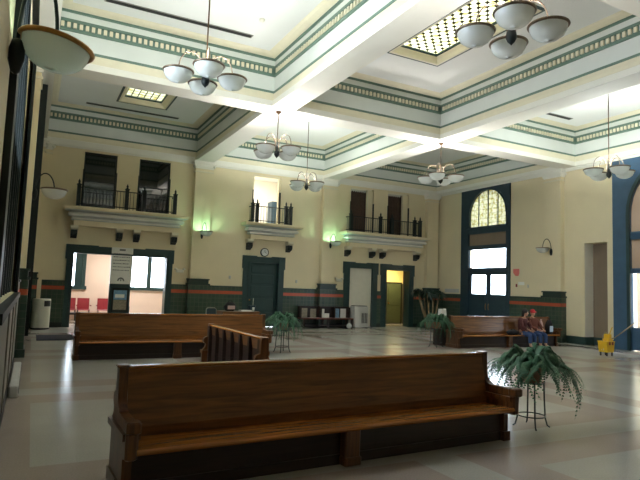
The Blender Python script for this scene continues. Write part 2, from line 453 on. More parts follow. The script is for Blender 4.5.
# ------------------------------------------------------------------ walls
PORTAL = (1.20, 4.34, 0, 2.52); DM = (7.50, 8.78, 0, 2.54); D1 = (12.05, 13.26, 0, 2.54); D2 = (13.95, 15.22, 0, 2.54)
UW = [(1.33, 2.41), (3.17, 4.28), (7.55, 8.72), (12.04, 13.23), (13.99, 15.15)]
UZ = (4.06, 6.03)
mb = MB(); cutwall(mb, 'y', BW, BW+.3, LW-.3, RW+.3, 0, CEI+.1, [PORTAL, DM, D1, D2]+[(a, b, *UZ) for a, b in UW], M['cream'])
struct(mb, 'wall_back')
AD = (16.17, 18.62, 0, 6.12); BWIN = (7.55, 11.02, 0, 6.12); NI = (11.81, 12.67, 0, 3.47)
mb = MB(); cutwall(mb, 'x', RW, RW+.45, FW-.3, BW, 0, CEI+.1, [(16.15, 18.63, 0, 6.12), (7.4, 11.1, 0, 6.12), NI], M['cream'])
mb.box(RW+.45, RW+.5, 11.5, 13, 0, 3.8, M['stone']); mb.box(RW+.02, RW+.45, 12.66, 12.69, .26, 3.47, M['white'])  # far niche jamb whitened to stand in for light falling on it
struct(mb, 'wall_right')
struct(MB().box(LW-14, LW-.6, -6, BW+7, -.3, -.12, M['asphalt']), 'trim_50')
LWIN = (4.85, 11.0, 1.35, 6.0)
mb = MB(); cutwall(mb, 'x', LW-.4, LW, FW-.3, BW, 0, CEI+.1, [LWIN, (14.6, 19.4, 1.35, 6.0)], M['cream']); struct(mb, 'wall_left')
struct(MB().box(LW-.3, RW+.3, FW-.3, FW, 0, CEI+.1, M['cream']), 'wall_front')

# wainscot tile, pilasters, caps, cornice
mb = MB()
def wain_y(a, b): mb.box(a, b, BW-.05, BW, 0, 1.52, M['tile']); mb.box(a, b, BW-.065, BW, 1.52, 1.56, M['capgreen'])
for a, b in ((.02, 1.0), (4.54, 5.10), (5.88, 7.28), (9.0, 10.55), (11.3, 11.80), (13.5, 13.71), (15.47, 16.05)): wain_y(a, b)
struct(mb, 'trim_20')
mb = MB()
def wain_x(a, b): mb.box(RW-.05, RW, a, b, 0, 1.52, M['tile']); mb.box(RW-.065, RW, a, b, 1.52, 1.56, M['capgreen'])
for a, b in ((14.2, 15.98), (18.8, 20.4)): wain_x(a, b)
struct(mb, 'trim_21')
def pilaster(x0, x1, y0, y1, n, base=True, grow=((1, 1), (1, 1))):
    """cream shaft with capital under the beam and a tiled pedestal"""
    mb = MB(); (gx0, gx1), (gy0, gy1) = grow
    def B(z0, z1, e, m): mb.box(x0-e*gx0, x1+e*gx1, y0-e*gy0, y1+e*gy1, z0, z1, m)
    B(1.5, 5.78, 0, M['cream']); B(5.78, 5.83, .03, M['buff']); B(5.83, 5.92, 0, M['cream'])
    B(5.92, 5.97, .03, M['white']); B(5.97, 6.10, .06, M['white']); B(6.10, 6.20, .10, M['white'])
    # scroll volutes at the capital
    for sx in (x0-.05*gx0, x1+.05*gx1):
        for sy in (y0-.05*gy0,):
            if n not in (26,): mb.ball((sx, sy, 6.03), .06, M['white'], 10)
    if base:
        B(0, .16, .10, M['capgreen']); B(.16, 1.56, .07, M['tile']); B(1.56, 1.62, .10, M['capgreen']); B(1.62, 1.74, .05, M['capgreen']); B(1.74, 1.79, .08, M['capgreen'])
    else: B(0, 1.5, 0, M['cream']); B(0, .25, .03, M['dgreen'])
    struct(mb, 'trim_%d' % n)
pilaster(5.17, 5.81, BW-.22, BW, 22, grow=((1, 1), (1, 0)))
pilaster(10.62, 11.25, BW-.22, BW, 23, grow=((1, 1), (1, 0)))
pilaster(16.10, 16.73, BW-.22, BW, 24, grow=((1, 1), (1, 0)))
pilaster(RW-.2, RW, 13.47, 14.16, 25, grow=((1, 0), (1, 1)))
pilaster(LW, -.12, 12.80, 13.50, 26, grow=((0, 1), (1, 1)))
pilaster(RW-.12, RW, 4.70, 5.35, 28, grow=((1, 0), (1, 1)))
pilaster(LW, .10, 20.1, BW, 29, grow=((0, 1), (1, 0)))
pilaster(.10, .30, BW-.08, BW, 30, base=False, grow=((0, 1), (1, 0)))
mb = MB()
for z0, z1, e in ((6.10, 6.145, .05), (6.145, 6.20, .09)):
    for a, b in ((.30, 5.07), (5.91, 10.52), (11.35, 16.0)): mb.box(a, b, BW-e, BW, z0, z1, M['white'])
    for a, b in ((FW, 13.37), (14.26, 20.4)): mb.box(RW-e, RW, a, b, z0, z1, M['white'])
struct(mb, 'trim_31')
mb = MB()
for a, b in ((11.57, 11.81), (12.67, 13.4)): mb.box(RW-.025, RW, a, b, 0, .26, M['dgreen'])
mb.box(RW+.425, RW+.45, 11.81, 12.67, 0, .26, M['dgreen']); mb.box(RW, RW+.425, 12.645, 12.67, 0, .26, M['dgreen'])
struct(mb, 'baseboard_right')

# ------------------------------------------------------------------ door casings on the back wall
def casing_y(x0, x1, z1, o, root, m, y=BW, ear=.04, th=.07):
    """flat eared casing around an opening o=(x0,x1,z0,z1)"""
    mb = MB()
    mb.box(x0, o[0], y-th, y+.02, 0, z1-.5, m); mb.box(o[1], x1, y-th, y+.02, 0, z1-.5, m)
    mb.box(x0-ear, o[0], y-th-.01, y+.02, z1-.5, z1, m); mb.box(o[1], x1+ear, y-th-.01, y+.02, z1-.5, z1, m)
    mb.box(o[0], o[1], y-th, y+.02, o[3], z1-.03, m)
    w = (o[1]-o[0])*.25
    mb.box(o[0], o[0]+w, y-th-.01, y+.02, z1-.08, z1, m); mb.box(o[1]-w, o[1], y-th-.01, y+.02, z1-.08, z1, m)
    # stepped inner bead
    mb.box(o[0]-.03, o[0]+.02, y-th-.03, y+.3, 0, o[3], m); mb.box(o[1]-.02, o[1]+.03, y-th-.03, y+.3, 0, o[3], m)
    mb.box(o[0]-.03, o[1]+.03, y-th-.03, y+.3, o[3]-.02, o[3]+.03, m)
    return mb.build('casing', root)
d = sempty('door_1'); casing_y(1.0, 4.54, 2.79, PORTAL, d, M['dgreen'])
mb = MB(); mb.box(2.42, 3.12, BW-.02, BW+.12, 0, 2.52, M['dgreen'])
mb.box(2.46, 3.08, BW-.05, BW-.02, .1, 1.4, M['dgreen']); mb.build('centre_panel', d)
d = sempty('door_2'); casing_y(7.28, 9.0, 2.78, DM, d, M['dgreen'])
mb = MB(); mb.box(7.52, 8.76, BW+.08, BW+.13, .01, 2.52, M['dgreen'])
for z0, z1 in ((.12, .55), (.65, 1.1), (1.2, 1.6), (1.7, 2.05), (2.12, 2.42)):
    mb.box(7.66, 8.62, BW+.055, BW+.08, z0, z1, M['dgreen'], .02)
lf = mb.build('leaf', d)
MB().ball((7.62, BW+.04, 1.05), .035, M['brass']).build('knob', lf)
d = sempty('door_3'); casing_y(11.81, 13.5, 2.78, D1, d, M['dgreen'])
MB().box(12.06, 13.25, BW+.03, BW+.08, .005, 2.52, M['plaswhite']).build('leaf', d)
d = sempty('door_4'); casing_y(13.71, 15.47, 2.78, D2, d, M['dgreen'])

# corridor behind the open door on the right
mb = MB(); Y0, Y1 = BW+.3, 22.6
for z0, z1, m in ((0, 1.96, 'olive'), (1.96, 2.8, 'yellowwall')):
    mb.box(13.6, 13.7, Y0, Y1, z0, z1, M[m]); mb.box(16.45, 16.55, Y0, Y1, 0 if z0 == 0 else 1.96, z1, M['drape']); mb.box(13.6, 16.55, Y1, Y1+.1, z0, z1, M[m])
mb.box(13.6, 16.55, Y0, Y1, 2.8, 2.9, M['ceil'])
struct(mb, 'wall_corridor')
d = sempty('door_5')
lf = MB().box(15.46, 16.3, Y1-.05, Y1, .07, 1.96, M['olive']).box(15.56, 16.2, Y1-.065, Y1-.05, .9, 1.85, M['olive']).build('leaf', d)
MB().box(15.40, 15.46, Y1-.06, Y1, .0, 2.0, M['wooddark']).box(16.3, 16.36, Y1-.06, Y1, .0, 2.0, M['wooddark']).box(15.40, 16.36, Y1-.06, Y1, 1.96, 2.02, M['wooddark']).build('casing', d)
MB().ball((15.55, Y1-.1, 1.0), .04, M['brass']).build('knob', lf)

# side waiting room behind the left portal
mb = MB(); Y0, Y1 = BW+.3, 24.2
WA = (.5, 1.80, 1.35, 2.65); WB = (3.62, 5.1, 1.38, 2.65)
cutwall(mb, 'y', Y1, Y1+.2, .1, 6.9, 0, 3.2, [WA, WB], M['pink'])
mb.box(.1, .2, Y0, Y1, 0, 3.2, M['pink']); mb.box(6.8, 6.9, Y0, Y1, 0, 3.2, M['pink']); mb.box(.1, 6.9, Y0, Y1+.2, 3.2, 3.3, M['ceil'])
struct(mb, 'wall_side_room')
for k, w in enumerate((WA, WB)):
    r = sempty('window_%d' % (3+k)); mb = MB(); c = (w[0]+w[1])/2
    mb.box(w[0]-.12, w[0], Y1-.04, Y1+.1, w[2]-.12, w[3]+.12, M['dgreen']); mb.box(w[1], w[1]+.12, Y1-.04, Y1+.1, w[2]-.12, w[3]+.12, M['dgreen'])
    mb.box(w[0], w[1], Y1-.04, Y1+.1, w[3], w[3]+.12, M['dgreen']); mb.box(w[0]-.18, w[1]+.18, Y1-.1, Y1+.1, w[2]-.14, w[2], M['dgreen'])
    if k: mb.box(c-.03, c+.15, Y1, Y1+.08, w[2], w[3], M['dgreen'])
    else: mb.box(1.52, 1.8, Y1-.01, Y1+.08, w[2], w[3], M['dgreen'])
    mb.build('frame', r)
    MB().box(w[0], w[1], Y1+.1, Y1+.11, w[2], w[3], M['glass']).build('pane', r)

# upper windows and rooms behind the balconies
def upper_frame(a, b, n, kind):
    r = sempty('window_%d' % n); mb = MB(); z0, z1 = UZ
    fm = M['iron'] if kind == 'dark' else M['buff']
    for x in ((a, a+.05), (b-.05, b)):
        if kind != 'drape' or x[0] == a: mb.box(*x, BW+.06, BW+.14, z0, z1, fm)
    mb.box(a+.05, b-.05, BW+.06, BW+.14, z1-.05, z1, fm)
    if kind == 'dark': mb.box(a+.05, b-.05, BW+.07, BW+.13, 5.0, 5.04, fm)
    mb.build('frame', r)
    if kind == 'dark': MB().box(a+.05, b-.05, BW+.095, BW+.105, z0, z1-.05, M['darkglass']).build('pane', r)
    if kind == 'drape':
        vs = []; fs = []; x0, x1 = a+.05, b-.36; N_ = 40
        for i in range(N_+1):
            x = x0+(x1-x0)*i/N_; y = BW+.2+.03*math.sin(i*1.35)
            vs += [(x, y, z0), (x, y, z1-.1)]
        for i in range(N_): fs.append([2*i, 2*i+2, 2*i+3, 2*i+1])
        MB().add(vs, fs, M['drape'], True).build('drape', r)
        MB().box(b-.32, b-.02, BW+.05, BW+.14, z0, z1-.05, M['cream']).box(b-.32, b-.29, BW+.03, BW+.05, z0, z1-.05, M['buff']).build('side_panel', r)
        mb = MB()
        for i in range(7):
            x = a+.06+(b-a-.42)*(i+.5)/7
            mb.prism([(x-.055, z1-.02), (x+.055, z1-.02), (x+.055, z1-.1), (x, z1-.16), (x-.055, z1-.1)], BW+.145, BW+.155, 'y', M['lace'])
        mb.build('valance', r)
    # shaped iron shutter hinges at the jamb, as narrow dark strips
    MB().box(a-.02, a+.02, BW-.015, BW+.06, z0, z0+1.35, M['iron']).box(b-.02, b+.02, BW-.015, BW+.06, z0, z0+1.35, M['iron']).build('jamb_strip', r)
for k, ((a, b), kd) in enumerate(zip(UW, ('dark', 'dark', 'open', 'drape', 'drape'))): upper_frame(a, b, 5+k, kd)
def room_shell(name, x0, x1, y1, z0, z1, m, mf):
    mb = MB(); y0 = BW+.3
    mb.box(x0, x0+.1, y0, y1, z0, z1, m); mb.box(x1-.1, x1, y0, y1, z0, z1, m); mb.box(x0, x1, y1, y1+.1, z0, z1, m); mb.box(x0, x1, y0, y1, z1, z1+.1, M['ceil']); mb.box(x0, x1, y0, y1, z0-.1, z0, mf)
    struct(mb, name)
room_shell('wall_upper_room', 7.0, 11.3, 24.4, 4.0, 6.6, M['white'], M['white'])
room_shell('wall_upper_left', .8, 5.2, 23, 4.0, 6.4, M['drape'], M['drape'])
room_shell('wall_upper_right', 11.5, 16.2, 23, 4.0, 6.4, M['drape'], M['drape'])
t = thing('tall_cabinet', 'tall dark cabinet inside the lit room over the middle balcony', 'cabinet', (9.95, 23.6, 4.0))
MB().box(-.42, .42, -.25, .25, 0, 1.5, M['bgreen'], .02).build('body', t)
for s in (-1, 1): MB().box(.02*s, .4*s, -.27, -.25, .06, 1.44, M['bgreen']).build('door', t)

# ------------------------------------------------------------------ balconies
def balcony(x0, x1, label, posts, brackets, dz=.62):
    """x0,x1 = cornice ends. local origin on the wall face at z=0"""
    t = thing('balcony', label, 'balcony', (0, BW-.001, 0), 0, None)
    # classical cornice, mitred round three sides: (projection, z)
    prof = [(.28, 3.42), (.28, 3.60), (.36, 3.62), (.36, 3.67), (.33, 3.69), (.33, 3.74), (.45, 3.75), (.47, 3.81), (.44, 3.85), (.40, 3.87), (.42, 3.91), (.58, 3.93), (.62, 3.99), (.62, 4.05)]
    mm = ['cream', 'frieze', 'white', 'frieze', 'greyplas', 'frieze', 'white', 'white', 'greyplas', 'greyplas', 'frieze', 'cream', 'cream']  # grey bands put the cornice's shading and shadow line into its colours
    mb = MB()
    def pts(p, z):
        e = p-.62+0.0; return [(x0-e, 0, z), (x0-e, -p, z), (x1+e, -p, z), (x1+e, 0, z)]
    for (a, m), b in zip(zip(prof[:-1], mm), prof[1:]):
        mb.add(pts(*a)+pts(*b), [[k, k+1, 5+k, 4+k] for k in range(3)], M[m])
    mb.add(pts(*prof[0]), [[0, 1, 2, 3]], M['cream']); mb.add(pts(*prof[-1]), [[0, 1, 2, 3]], M['cream'])
    mb.build('cornice', t)
    for bx in brackets:
        mb = MB(); w = .12
        mb.prism([(0, 3.42), (-.30, 3.42), (-.30, 3.34), (-.27, 3.30), (0, 3.26)], bx-w, bx+w, 'x', M['buff'])
        mb.prism([(0, 3.26), (-.25, 3.27), (-.26, 3.17), (-.20, 3.08), (-.10, 3.05), (0, 3.0)], bx-w*.8, bx+w*.8, 'x', M['iron'])
        mb.prism([(-.25, 3.26), (-.275, 3.24), (-.275, 3.1), (-.25, 3.07)], bx-.02, bx+.02, 'x', M['iron'])
        mb.build('bracket', t)
    rl = bpy.data.objects.new('railing', None); COL.objects.link(rl); rl.parent = t
    mb = MB(); yr = -.42; zt = 4.72
    mb.box(posts[0], posts[-1], yr-.018, yr+.018, zt-.03, zt, M['iron']); mb.box(posts[0], posts[-1], yr-.012, yr+.012, 4.13, 4.16, M['iron'])
    for ex in (posts[0], posts[-1]):
        mb.box(ex-.015, ex+.015, yr, 0, zt-.03, zt, M['iron']); mb.box(ex-.012, ex+.012, yr, 0, 4.13, 4.16, M['iron'])
    mb.build('rail', rl)
    mb = MB(); k = int((posts[-1]-posts[0])/.11)
    for i in range(1, k):
        x = posts[0]+(posts[-1]-posts[0])*i/k; mb.tube([(x, yr, 4.06), (x, yr, zt-.02)],   .009, M['iron'], 5)
    for ex in (posts[0], posts[-1]):
        for i in range(1, 4): mb.tube([(ex, yr*i/4, 4.06), (ex, yr*i/4, zt-.02)],   .009, M['iron'], 5)
    mb.build('balusters', rl)
    for px in posts:
        mb = MB(); mb.box(px-.06, px+.06, yr-.06, yr+.06, 4.05, 4.78, M['iron']); mb.box(px-.075, px+.075, yr-.075, yr+.075, 4.78, 4.81, M['iron'])
        mb.lathe([(.0, 4.81), (.045, 4.82), (.028, 4.86), (.04, 4.9), (.0, 5.0)], (px, yr, 0), M['iron'], 8)
        mb.build('post', rl)
    return t
balcony(.78, 4.94, 'long cream balcony with black railing over the left portal', (1.2, 2.75, 3.33, 4.42), (1.16, 2.62, 3.2, 4.52))
balcony(7.10, 9.55, 'short cream balcony with black railing over the closed green door', (7.42, 7.60, 8.82, 9.03), (7.45, 9.15))
balcony(11.55, 16.02, 'long cream balcony with black railing over the two right doorways', (11.85, 13.35, 13.95, 15.2, 15.5), (11.9, 13.15, 13.7, 15.55))

# ------------------------------------------------------------------ arched doorway and windows in the right wall
def arch_pts(c, r, zs, n=20): return [(c-r*math.cos(PI*i/n), zs+r*math.sin(PI*i/n)) for i in range(n+1)]
def arch_casing(mb, a0, a1, z1, c, r, zs, zb, x0, x1, m, ms=None):
    """rect a0..a1 / zb..z1 with arched hole, thickness x0..x1: spandrels"""
    pts = arch_pts(c, r, zs)
    h = len(pts)//2
    left = [(a0, zb), (a0, z1), (c, z1)] + pts[h::-1] + [(pts[0][0], zb)]
    right = [(a1, zb), (pts[-1][0], zb)] + pts[:h-1:-1] + [(c, z1), (a1, z1)]
    for poly in (left, right):
        # triangulate by strips to stay safe with concave polygons
        n = len(poly)
        vs = [(x0, *p) for p in poly]+[(x1, *p) for p in poly]
        mb.add(vs, [list(range(n)), [n+i for i in range(n)][::-1]]+[[i, (i+1) % n, n+(i+1) % n, n+i] for i in range(n)], m)
def arch_ring(mb, c, r, zs, w, x0, x1, m, zb=None):
    a = arch_pts(c, r, zs); b = arch_pts(c, r+w, zs)
    if zb is not None: a = [(c-r, zb)]+a+[(c+r, zb)]; b = [(c-r-w, zb)]+b+[(c+r+w, zb)]
    n = len(a); vs = [(x0, *p) for p in a]+[(x0, *p) for p in b]+[(x1, *p) for p in a]+[(x1, *p) for p in b]; fs = []
    for i in range(n-1):
        fs += [[i, i+1, n+i+1, n+i], [2*n+i, 3*n+i, 3*n+i+1, 2*n+i+1], [i, 2*n+i, 2*n+i+1, i+1], [n+i, n+i+1, 3*n+i+1, 3*n+i]]
    mb.add(vs, fs, m)
def arch_pane(c, r, zs, zb, x0, x1, m, name, root):
    poly = [(c-r, zb)]+arch_pts(c, r, zs)+[(c+r, zb)]
    return MB().prism(poly, x0, x1, 'x', m).build(name, root)

d = sempty('door_6'); X = RW; mb = MB(); G = M['bgreen']
A0, A1, C_ = 15.98, 18.80, 17.24
arch_casing(mb, A0, A1, 6.10, C_, 1.04, 4.96, 4.46, X-.06, X+.08, G)
mb.box(X-.06, X+.08, A0, 16.18, 0, 4.46, G); mb.box(X-.06, X+.08, 18.34, A1, 0, 4.46, G)
for z0, z1 in ((4.16, 4.46), (3.48, 3.66), (2.48, 2.70)): mb.box(X-.05, X+.08, 16.18, 18.34, z0, z1, G)
mb.box(X-.09, X-.05, 16.1, 18.42, 4.40, 4.46, G); mb.box(X-.10, X-.05, 16.1, 18.42, 2.52, 2.6, G)
arch_ring(mb, C_, 1.04, 4.96, .05, X-.08, X-.06, G)
mb.build('casing', d)
arch_pane(C_, 1.04, 4.96, 4.46, X+.02, X+.03, M['archglass'], 'stained_pane', d)
mb = MB()
for k in (-.55, 0, .55): mb.box(X, X+.05, C_+k-.015, C_+k+.015, 4.46, 4.96+math.sqrt(1.04**2-k*k), G)
mb.build('arch_mullions', d)
MB().box(X+.02, X+.04, 16.18, 18.34, 3.66, 4.16, M['stone']).build('transom_panel', d)
MB().box(X+.02, X+.03, 16.18, 18.34, 2.70, 3.48, M['glass']).build('transom_pane', d)
for a, b in ((16.18, 17.19), (17.21, 18.34)):
    mb = MB(); p0, p1 = (16.24, 17.07) if a < 17 else (17.32, 18.18)
    mb.box(X+.0, X+.05, a, p0, .01, 2.48, G); mb.box(X, X+.05, p1, b, .01, 2.48, G); mb.box(X, X+.05, p0, p1, 2.40, 2.48, G); mb.box(X, X+.05, p0, p1, .01, 1.60, G)
    mb.box(X-.015, X, p0+.06, p1-.06, .25, .85, G); mb.box(X-.015, X, p0+.06, p1-.06, .95, 1.5, G)
    lf = mb.build('leaf', d)
    MB().box(X+.02, X+.03, p0, p1, 1.60, 2.40, M['glass']).build('pane', lf)
    hy = 17.12 if a < 17 else 17.28
    MB().tube([(X-.04, hy, .95), (X-.07, hy, 1.0), (X-.07, hy, 1.15), (X-.04, hy, 1.2)], .012, M['brass'], 8).build('handle', lf)

# big arched window and doors nearer on the right wall
r = sempty('window_10'); G = M['hazeframe']; mb = MB(); C2, R2 = 9.20, 1.78
arch_casing(mb, 6.80, 11.57, 6.12, C2, R2, 4.30, 0.0, X-.06, X+.08, G)
arch_ring(mb, C2, R2, 4.30, .10, X-.11, X-.06, M['dgreen'], 0.0)
mb.box(X-.05, X+.08, 7.42, 10.98, 3.50, 3.74, G)
for k in (7.95, 10.35): mb.box(X-.02, X+.06, k-.06, k+.06, 0, 3.5, G)
mb.box(X-.02, X+.06, 7.42, 10.98, 2.42, 2.58, G)
for k in (-.9, 0, .9): mb.box(X, X+.06, C2+k-.03, C2+k+.03, 3.74, 4.3+math.sqrt(R2**2-k*k), G)
for a, b in ((7.42, 7.89), (8.01, 9.19), (9.21, 10.29), (10.41, 10.98)): mb.box(X, X+.06, a, b, 0.02, .72, G)
mb.box(X, X+.06, 9.12, 9.28, 0, 2.42, G)
mb.build('frame', r)
arch_pane(C2, R2, 4.30, 3.74, X+.02, X+.03, M['blind'], 'arch_pane', r)
MB().box(X+.02, X+.03, 7.42, 10.98, .72, 2.5, M['glass']).build('pane', r)
MB().box(X+.02, X+.03, 7.42, 10.98, 2.5, 3.6, M['blind']).build('frosted_pane', r)
# pale building across the street
mb = MB(); cutwall(mb, 'x', RW+6.0, RW+6.4, 2, 18.2, -.12, 8, [(4, 5.2, 2, 4), (8, 9.2, 2, 4), (13, 14.2, 2, 4)], M['stone']); mb.box(RW+6.15, RW+6.2, 2, 18.2, 0, 8, M['darkglass'])
t = tag(mb.build('building'), 'pale stone building seen through the large right window', 'building')

# left wall: two tall dark windows with arched heads
def left_window(y0, y1, n, c, rr, pane):
    r = sempty('window_%d' % n); mb = MB(); X = LW; g = M['iron']
    mb.box(X-.05, X+.05, y0-.32, y0, 1.32, 6.1, g); mb.box(X-.05, X+.05, y1, y1+.32, 1.32, 6.1, g); mb.box(X-.05, X+.05, y0, y1, 5.92, 6.1, g)
    mb.box(X-.1, X+.09, y0-.36, y1+.36, 1.26, 1.34, g)
    arch_casing(mb, y0, y1, 5.92, c, rr, 5.9-rr, 1.34, X-.2, X-.12, M['cream'])
    arch_ring(mb, c, rr-.16, 5.9-rr, .22, X-.24, X-.05, g, 1.34)
    k = int((y1-y0)/.7)
    for i in range(1, k): mb.box(X-.34, X-.06, y0+(y1-y0)*i/k-.03, y0+(y1-y0)*i/k+.03, 1.34, 5.6, g)
    mb.box(X-.22, X-.12, y0, y1, 3.3, 3.45, g)
    mb.build('frame', r)
    MB().box(X-.30, X-.29, y0, y1, 3.45, 5.95, M[pane]).box(X-.30, X-.29, y0, y1, 1.34, 3.45, M['darkglass']).build('pane', r)
left_window(4.85, 11.0, 11, 7.93, 2.9, 'glass'); left_window(14.65, 19.4, 12, 17.0, 2.2, 'darkglass')
mb = MB(); mb.box(LW+.04, .02, 14.1, 14.5, .3, 6.1, M['iron']); struct(mb, 'trim_40')
mb = MB(); mb.box(LW, LW+.06, 4.5, 11.35, .18, 1.26, M['marble'])
for y in (6.8, 8.3, 9.8): mb.box(LW+.06, LW+.075, y-.02, y+.02, .18, 1.26, M['marble'])
mb.box(LW, LW+.07, 5.3, 11.35, 0, .18, M['black']); struct(mb, 'trim_41')
mb = MB(); mb.box(LW, LW+.05, 11.35, 12.7, 0, 1.52, M['tile']); mb.box(LW, LW+.065, 11.35, 12.7, 1.52, 1.56, M['capgreen'])
mb.box(LW, LW+.05, 13.6, 20.0, 0, 1.25, M['tile']); struct(mb, 'trim_42')
t = thing('floor_register', 'low pale heating box on the floor against the left wall under the dark window', 'heater', (LW+.08, 9.7, 0))
MB().box(0, .12, -1.2, 1.2, 0, .16, M['greyplas'], .02).build('body', t)
MB().box(.12, .125, -1.1, 1.1, .04, .12, M['black']).build('grille', t)

# ------------------------------------------------------------------ hanging lamps
def bowl_mesh(R_=.25):
    gl = MB().lathe([(R_*.97, 0), (R_*.93, -.055), (R_*.8, -.115), (R_*.58, -.160), (R_*.3, -.187), (.0, -.194), (.0, -.186), (R_*.3, -.179), (R_*.57, -.152), (R_*.78, -.11), (R_*.9, -.054), (R_*.94, 0)], (0, 0, 0), M['bowl'], 28)
    return gl
def rim_mesh(m, R_=.25):
    return MB().lathe([(R_*.93, .004), (R_*.99, .018), (R_*1.05, .018), (R_*1.07, .006), (R_*1.03, -.010), (R_*.97, -.014), (R_*.93, .004)], (0, 0, 0), m, 28)
BOWL_ME = bowl_mesh().mesh('bowl'); RIM_ME = rim_mesh(M['rimmetal']).mesh('rim')
def link(name, me, parent, loc=(0, 0, 0), rz=0, s=1):
    o = bpy.data.objects.new(name, me); COL.objects.link(o); o.parent = parent; o.location = loc; o.rotation_euler = (0, 0, rz); o.scale = (s, s, s); return o
def arm_mesh(R_):
    mb = MB(); pts = []
    for i in range(17):
        a = PI*i/16; pts.append((.05+(R_-.05)/2*(1-math.cos(a)), 0, .02+.36*math.sin(a)**.8 if 0 < i < 16 else .02))
    pts[0] = (.05, 0, -.06)
    mb.tube(pts, .011, M['rimmetal'], 8); mb.tube([(R_, 0, .05), (R_, 0, -.03)], .02, M['bronze'], 8)
    for k in range(3):
        a = 2*PI*k/3; mb.tube([(R_, 0, .03), (R_+.245*math.cos(a), .245*math.sin(a), .02)], .005, M['bronze'], 5)
    return mb.mesh('arm')
ARM_ME = arm_mesh(.46)
def chandelier(x, y, z, top, rot, label, power, col):
    t = thing('chandelier', label, 'hanging lamp', (x, y, z), 0, None)
    MB().tube([(0, 0, .0), (0, 0, top-z)], .013, M['bronze'], 8).build('rod', t)
    MB().lathe([(.0, 0), (.075, -.0), (.07, -.03), (.03, -.06), (.013, -.08)], (0, 0, top-z), M['bronze'], 16).build('canopy', t)
    MB().lathe([(.013, .20), (.025, .17), (.02, .12), (.03, .06), (.035, .0), (.065, -.05), (.072, -.12), (.05, -.17), (.02, -.20), (.0, -.225)], (0, 0, 0), M['iron'], 16).build('hub', t)
    for k in range(4):
        a = rot+k*PI/2
        link('arm', ARM_ME, t, (0, 0, 0), a)
        b = link('bowl', BOWL_ME, t, (.46*math.cos(a), .46*math.sin(a), -.0)); link('rim', RIM_ME, b)
        l = bpy.data.lights.new('bulb', 'POINT'); l.energy = power/4; l.color = col; l.shadow_soft_size = .05
        o = bpy.data.objects.new('bulb', l); COL.objects.link(o); o.location = (x+.46*math.cos(a), y+.46*math.sin(a), z-.03)
W_ = (1, .97, .93); GR = (.93, 1, .96)
chandelier(2.42, 9.2, 5.20, CEI, -.16, 'four-bowl hanging lamp under the bright left ceiling bay, nearest on the left', 430, GR)
chandelier(5.46, 13.18, 5.17, SOF, .5, 'four-bowl hanging lamp on a short rod at the left beam crossing', 240, W_)
chandelier(10.92, 13.18, 5.14, SOF, .65, 'four-bowl hanging lamp on a short rod at the far right beam crossing', 240, W_)
chandelier(5.42, 5.15, 5.12, SOF, .84, 'largest-looking four-bowl hanging lamp at top right in front of the patterned skylight', 240, W_)
chandelier(8.20, 17.0, 5.17, CEI, .4, 'small-looking four-bowl hanging lamp in front of the middle balcony wall', 320, GR)
chandelier(13.95, 9.70, 5.12, CEI, 1.2, 'four-bowl hanging lamp on a long rod by the large right window', 470, GR)

def sconce(x, y, z, dx, dy, label, power, col, s=1.0, m='bronze', reach=.36, rise=.36, tilt=0):
    """wall lamp: bracket on wall at (x,y), looped arm toward (dx,dy), bowl"""
    t = thing('wall_lamp', label, 'wall lamp', (x, y, z))
    px, py = dx*reach, dy*reach
    MB().lathe([(0, -.26), (.03, -.24), (.05, -.16), (.05, -.08), (.035, -.02), (.0, 0)], (dx*.05, dy*.05, 0), M['iron'], 12).build('wall_bracket', t)
    pts = []
    for i in range(15):
        a = PI*i/14; f = .05+(reach-.05)*(1-math.cos(a))/2; pts.append((dx*f, dy*f, -.02+rise*math.sin(a)))
    MB().tube(pts, .013, M['iron'], 8).build('arm', t)
    b = link('bowl', BOWL_ME, t, (px, py, 0), 0, s); b.rotation_euler = (0, tilt, 0)
    link('rim', RIM_ME if m == 'bronze' else rim_mesh(M[m], .258).mesh('rim'), b)
    if power:
        l = bpy.data.lights.new('bulb', 'POINT'); l.energy = power; l.color = col; l.shadow_soft_size = .04
        o = bpy.data.objects.new('bulb', l); COL.objects.link(o); o.location = (x+px, y+py, z-.02)
GG = (.45, 1, .60)
sconce(5.50, BW-.22, 3.53, .25, -.97, 'wall lamp on the pilaster left of the closed green door, throwing green light up', 21, GG, .9)
sconce(10.97, BW-.22, 3.53, .25, -.97, 'wall lamp on the pilaster right of the closed green door, throwing green light up', 21, GG, .9)
sconce(RW-.2, 13.82, 3.33, -.9, .44, 'wall lamp on the cream pilaster right of the arched doorway', 0, GG, .9)
sconce(-.12, 13.2, 3.52, 1, 0, 'small-looking wall lamp on a looped arm at the dim left corner', 0, GG, 1.05, reach=.42)
sconce(LW, 4.20, 3.23, 1, .05, 'large pale bowl wall lamp with brass rim at the top left, closest to the viewer', 5, (.7, 1, .8), .92, 'brass', .29, .52, .15)

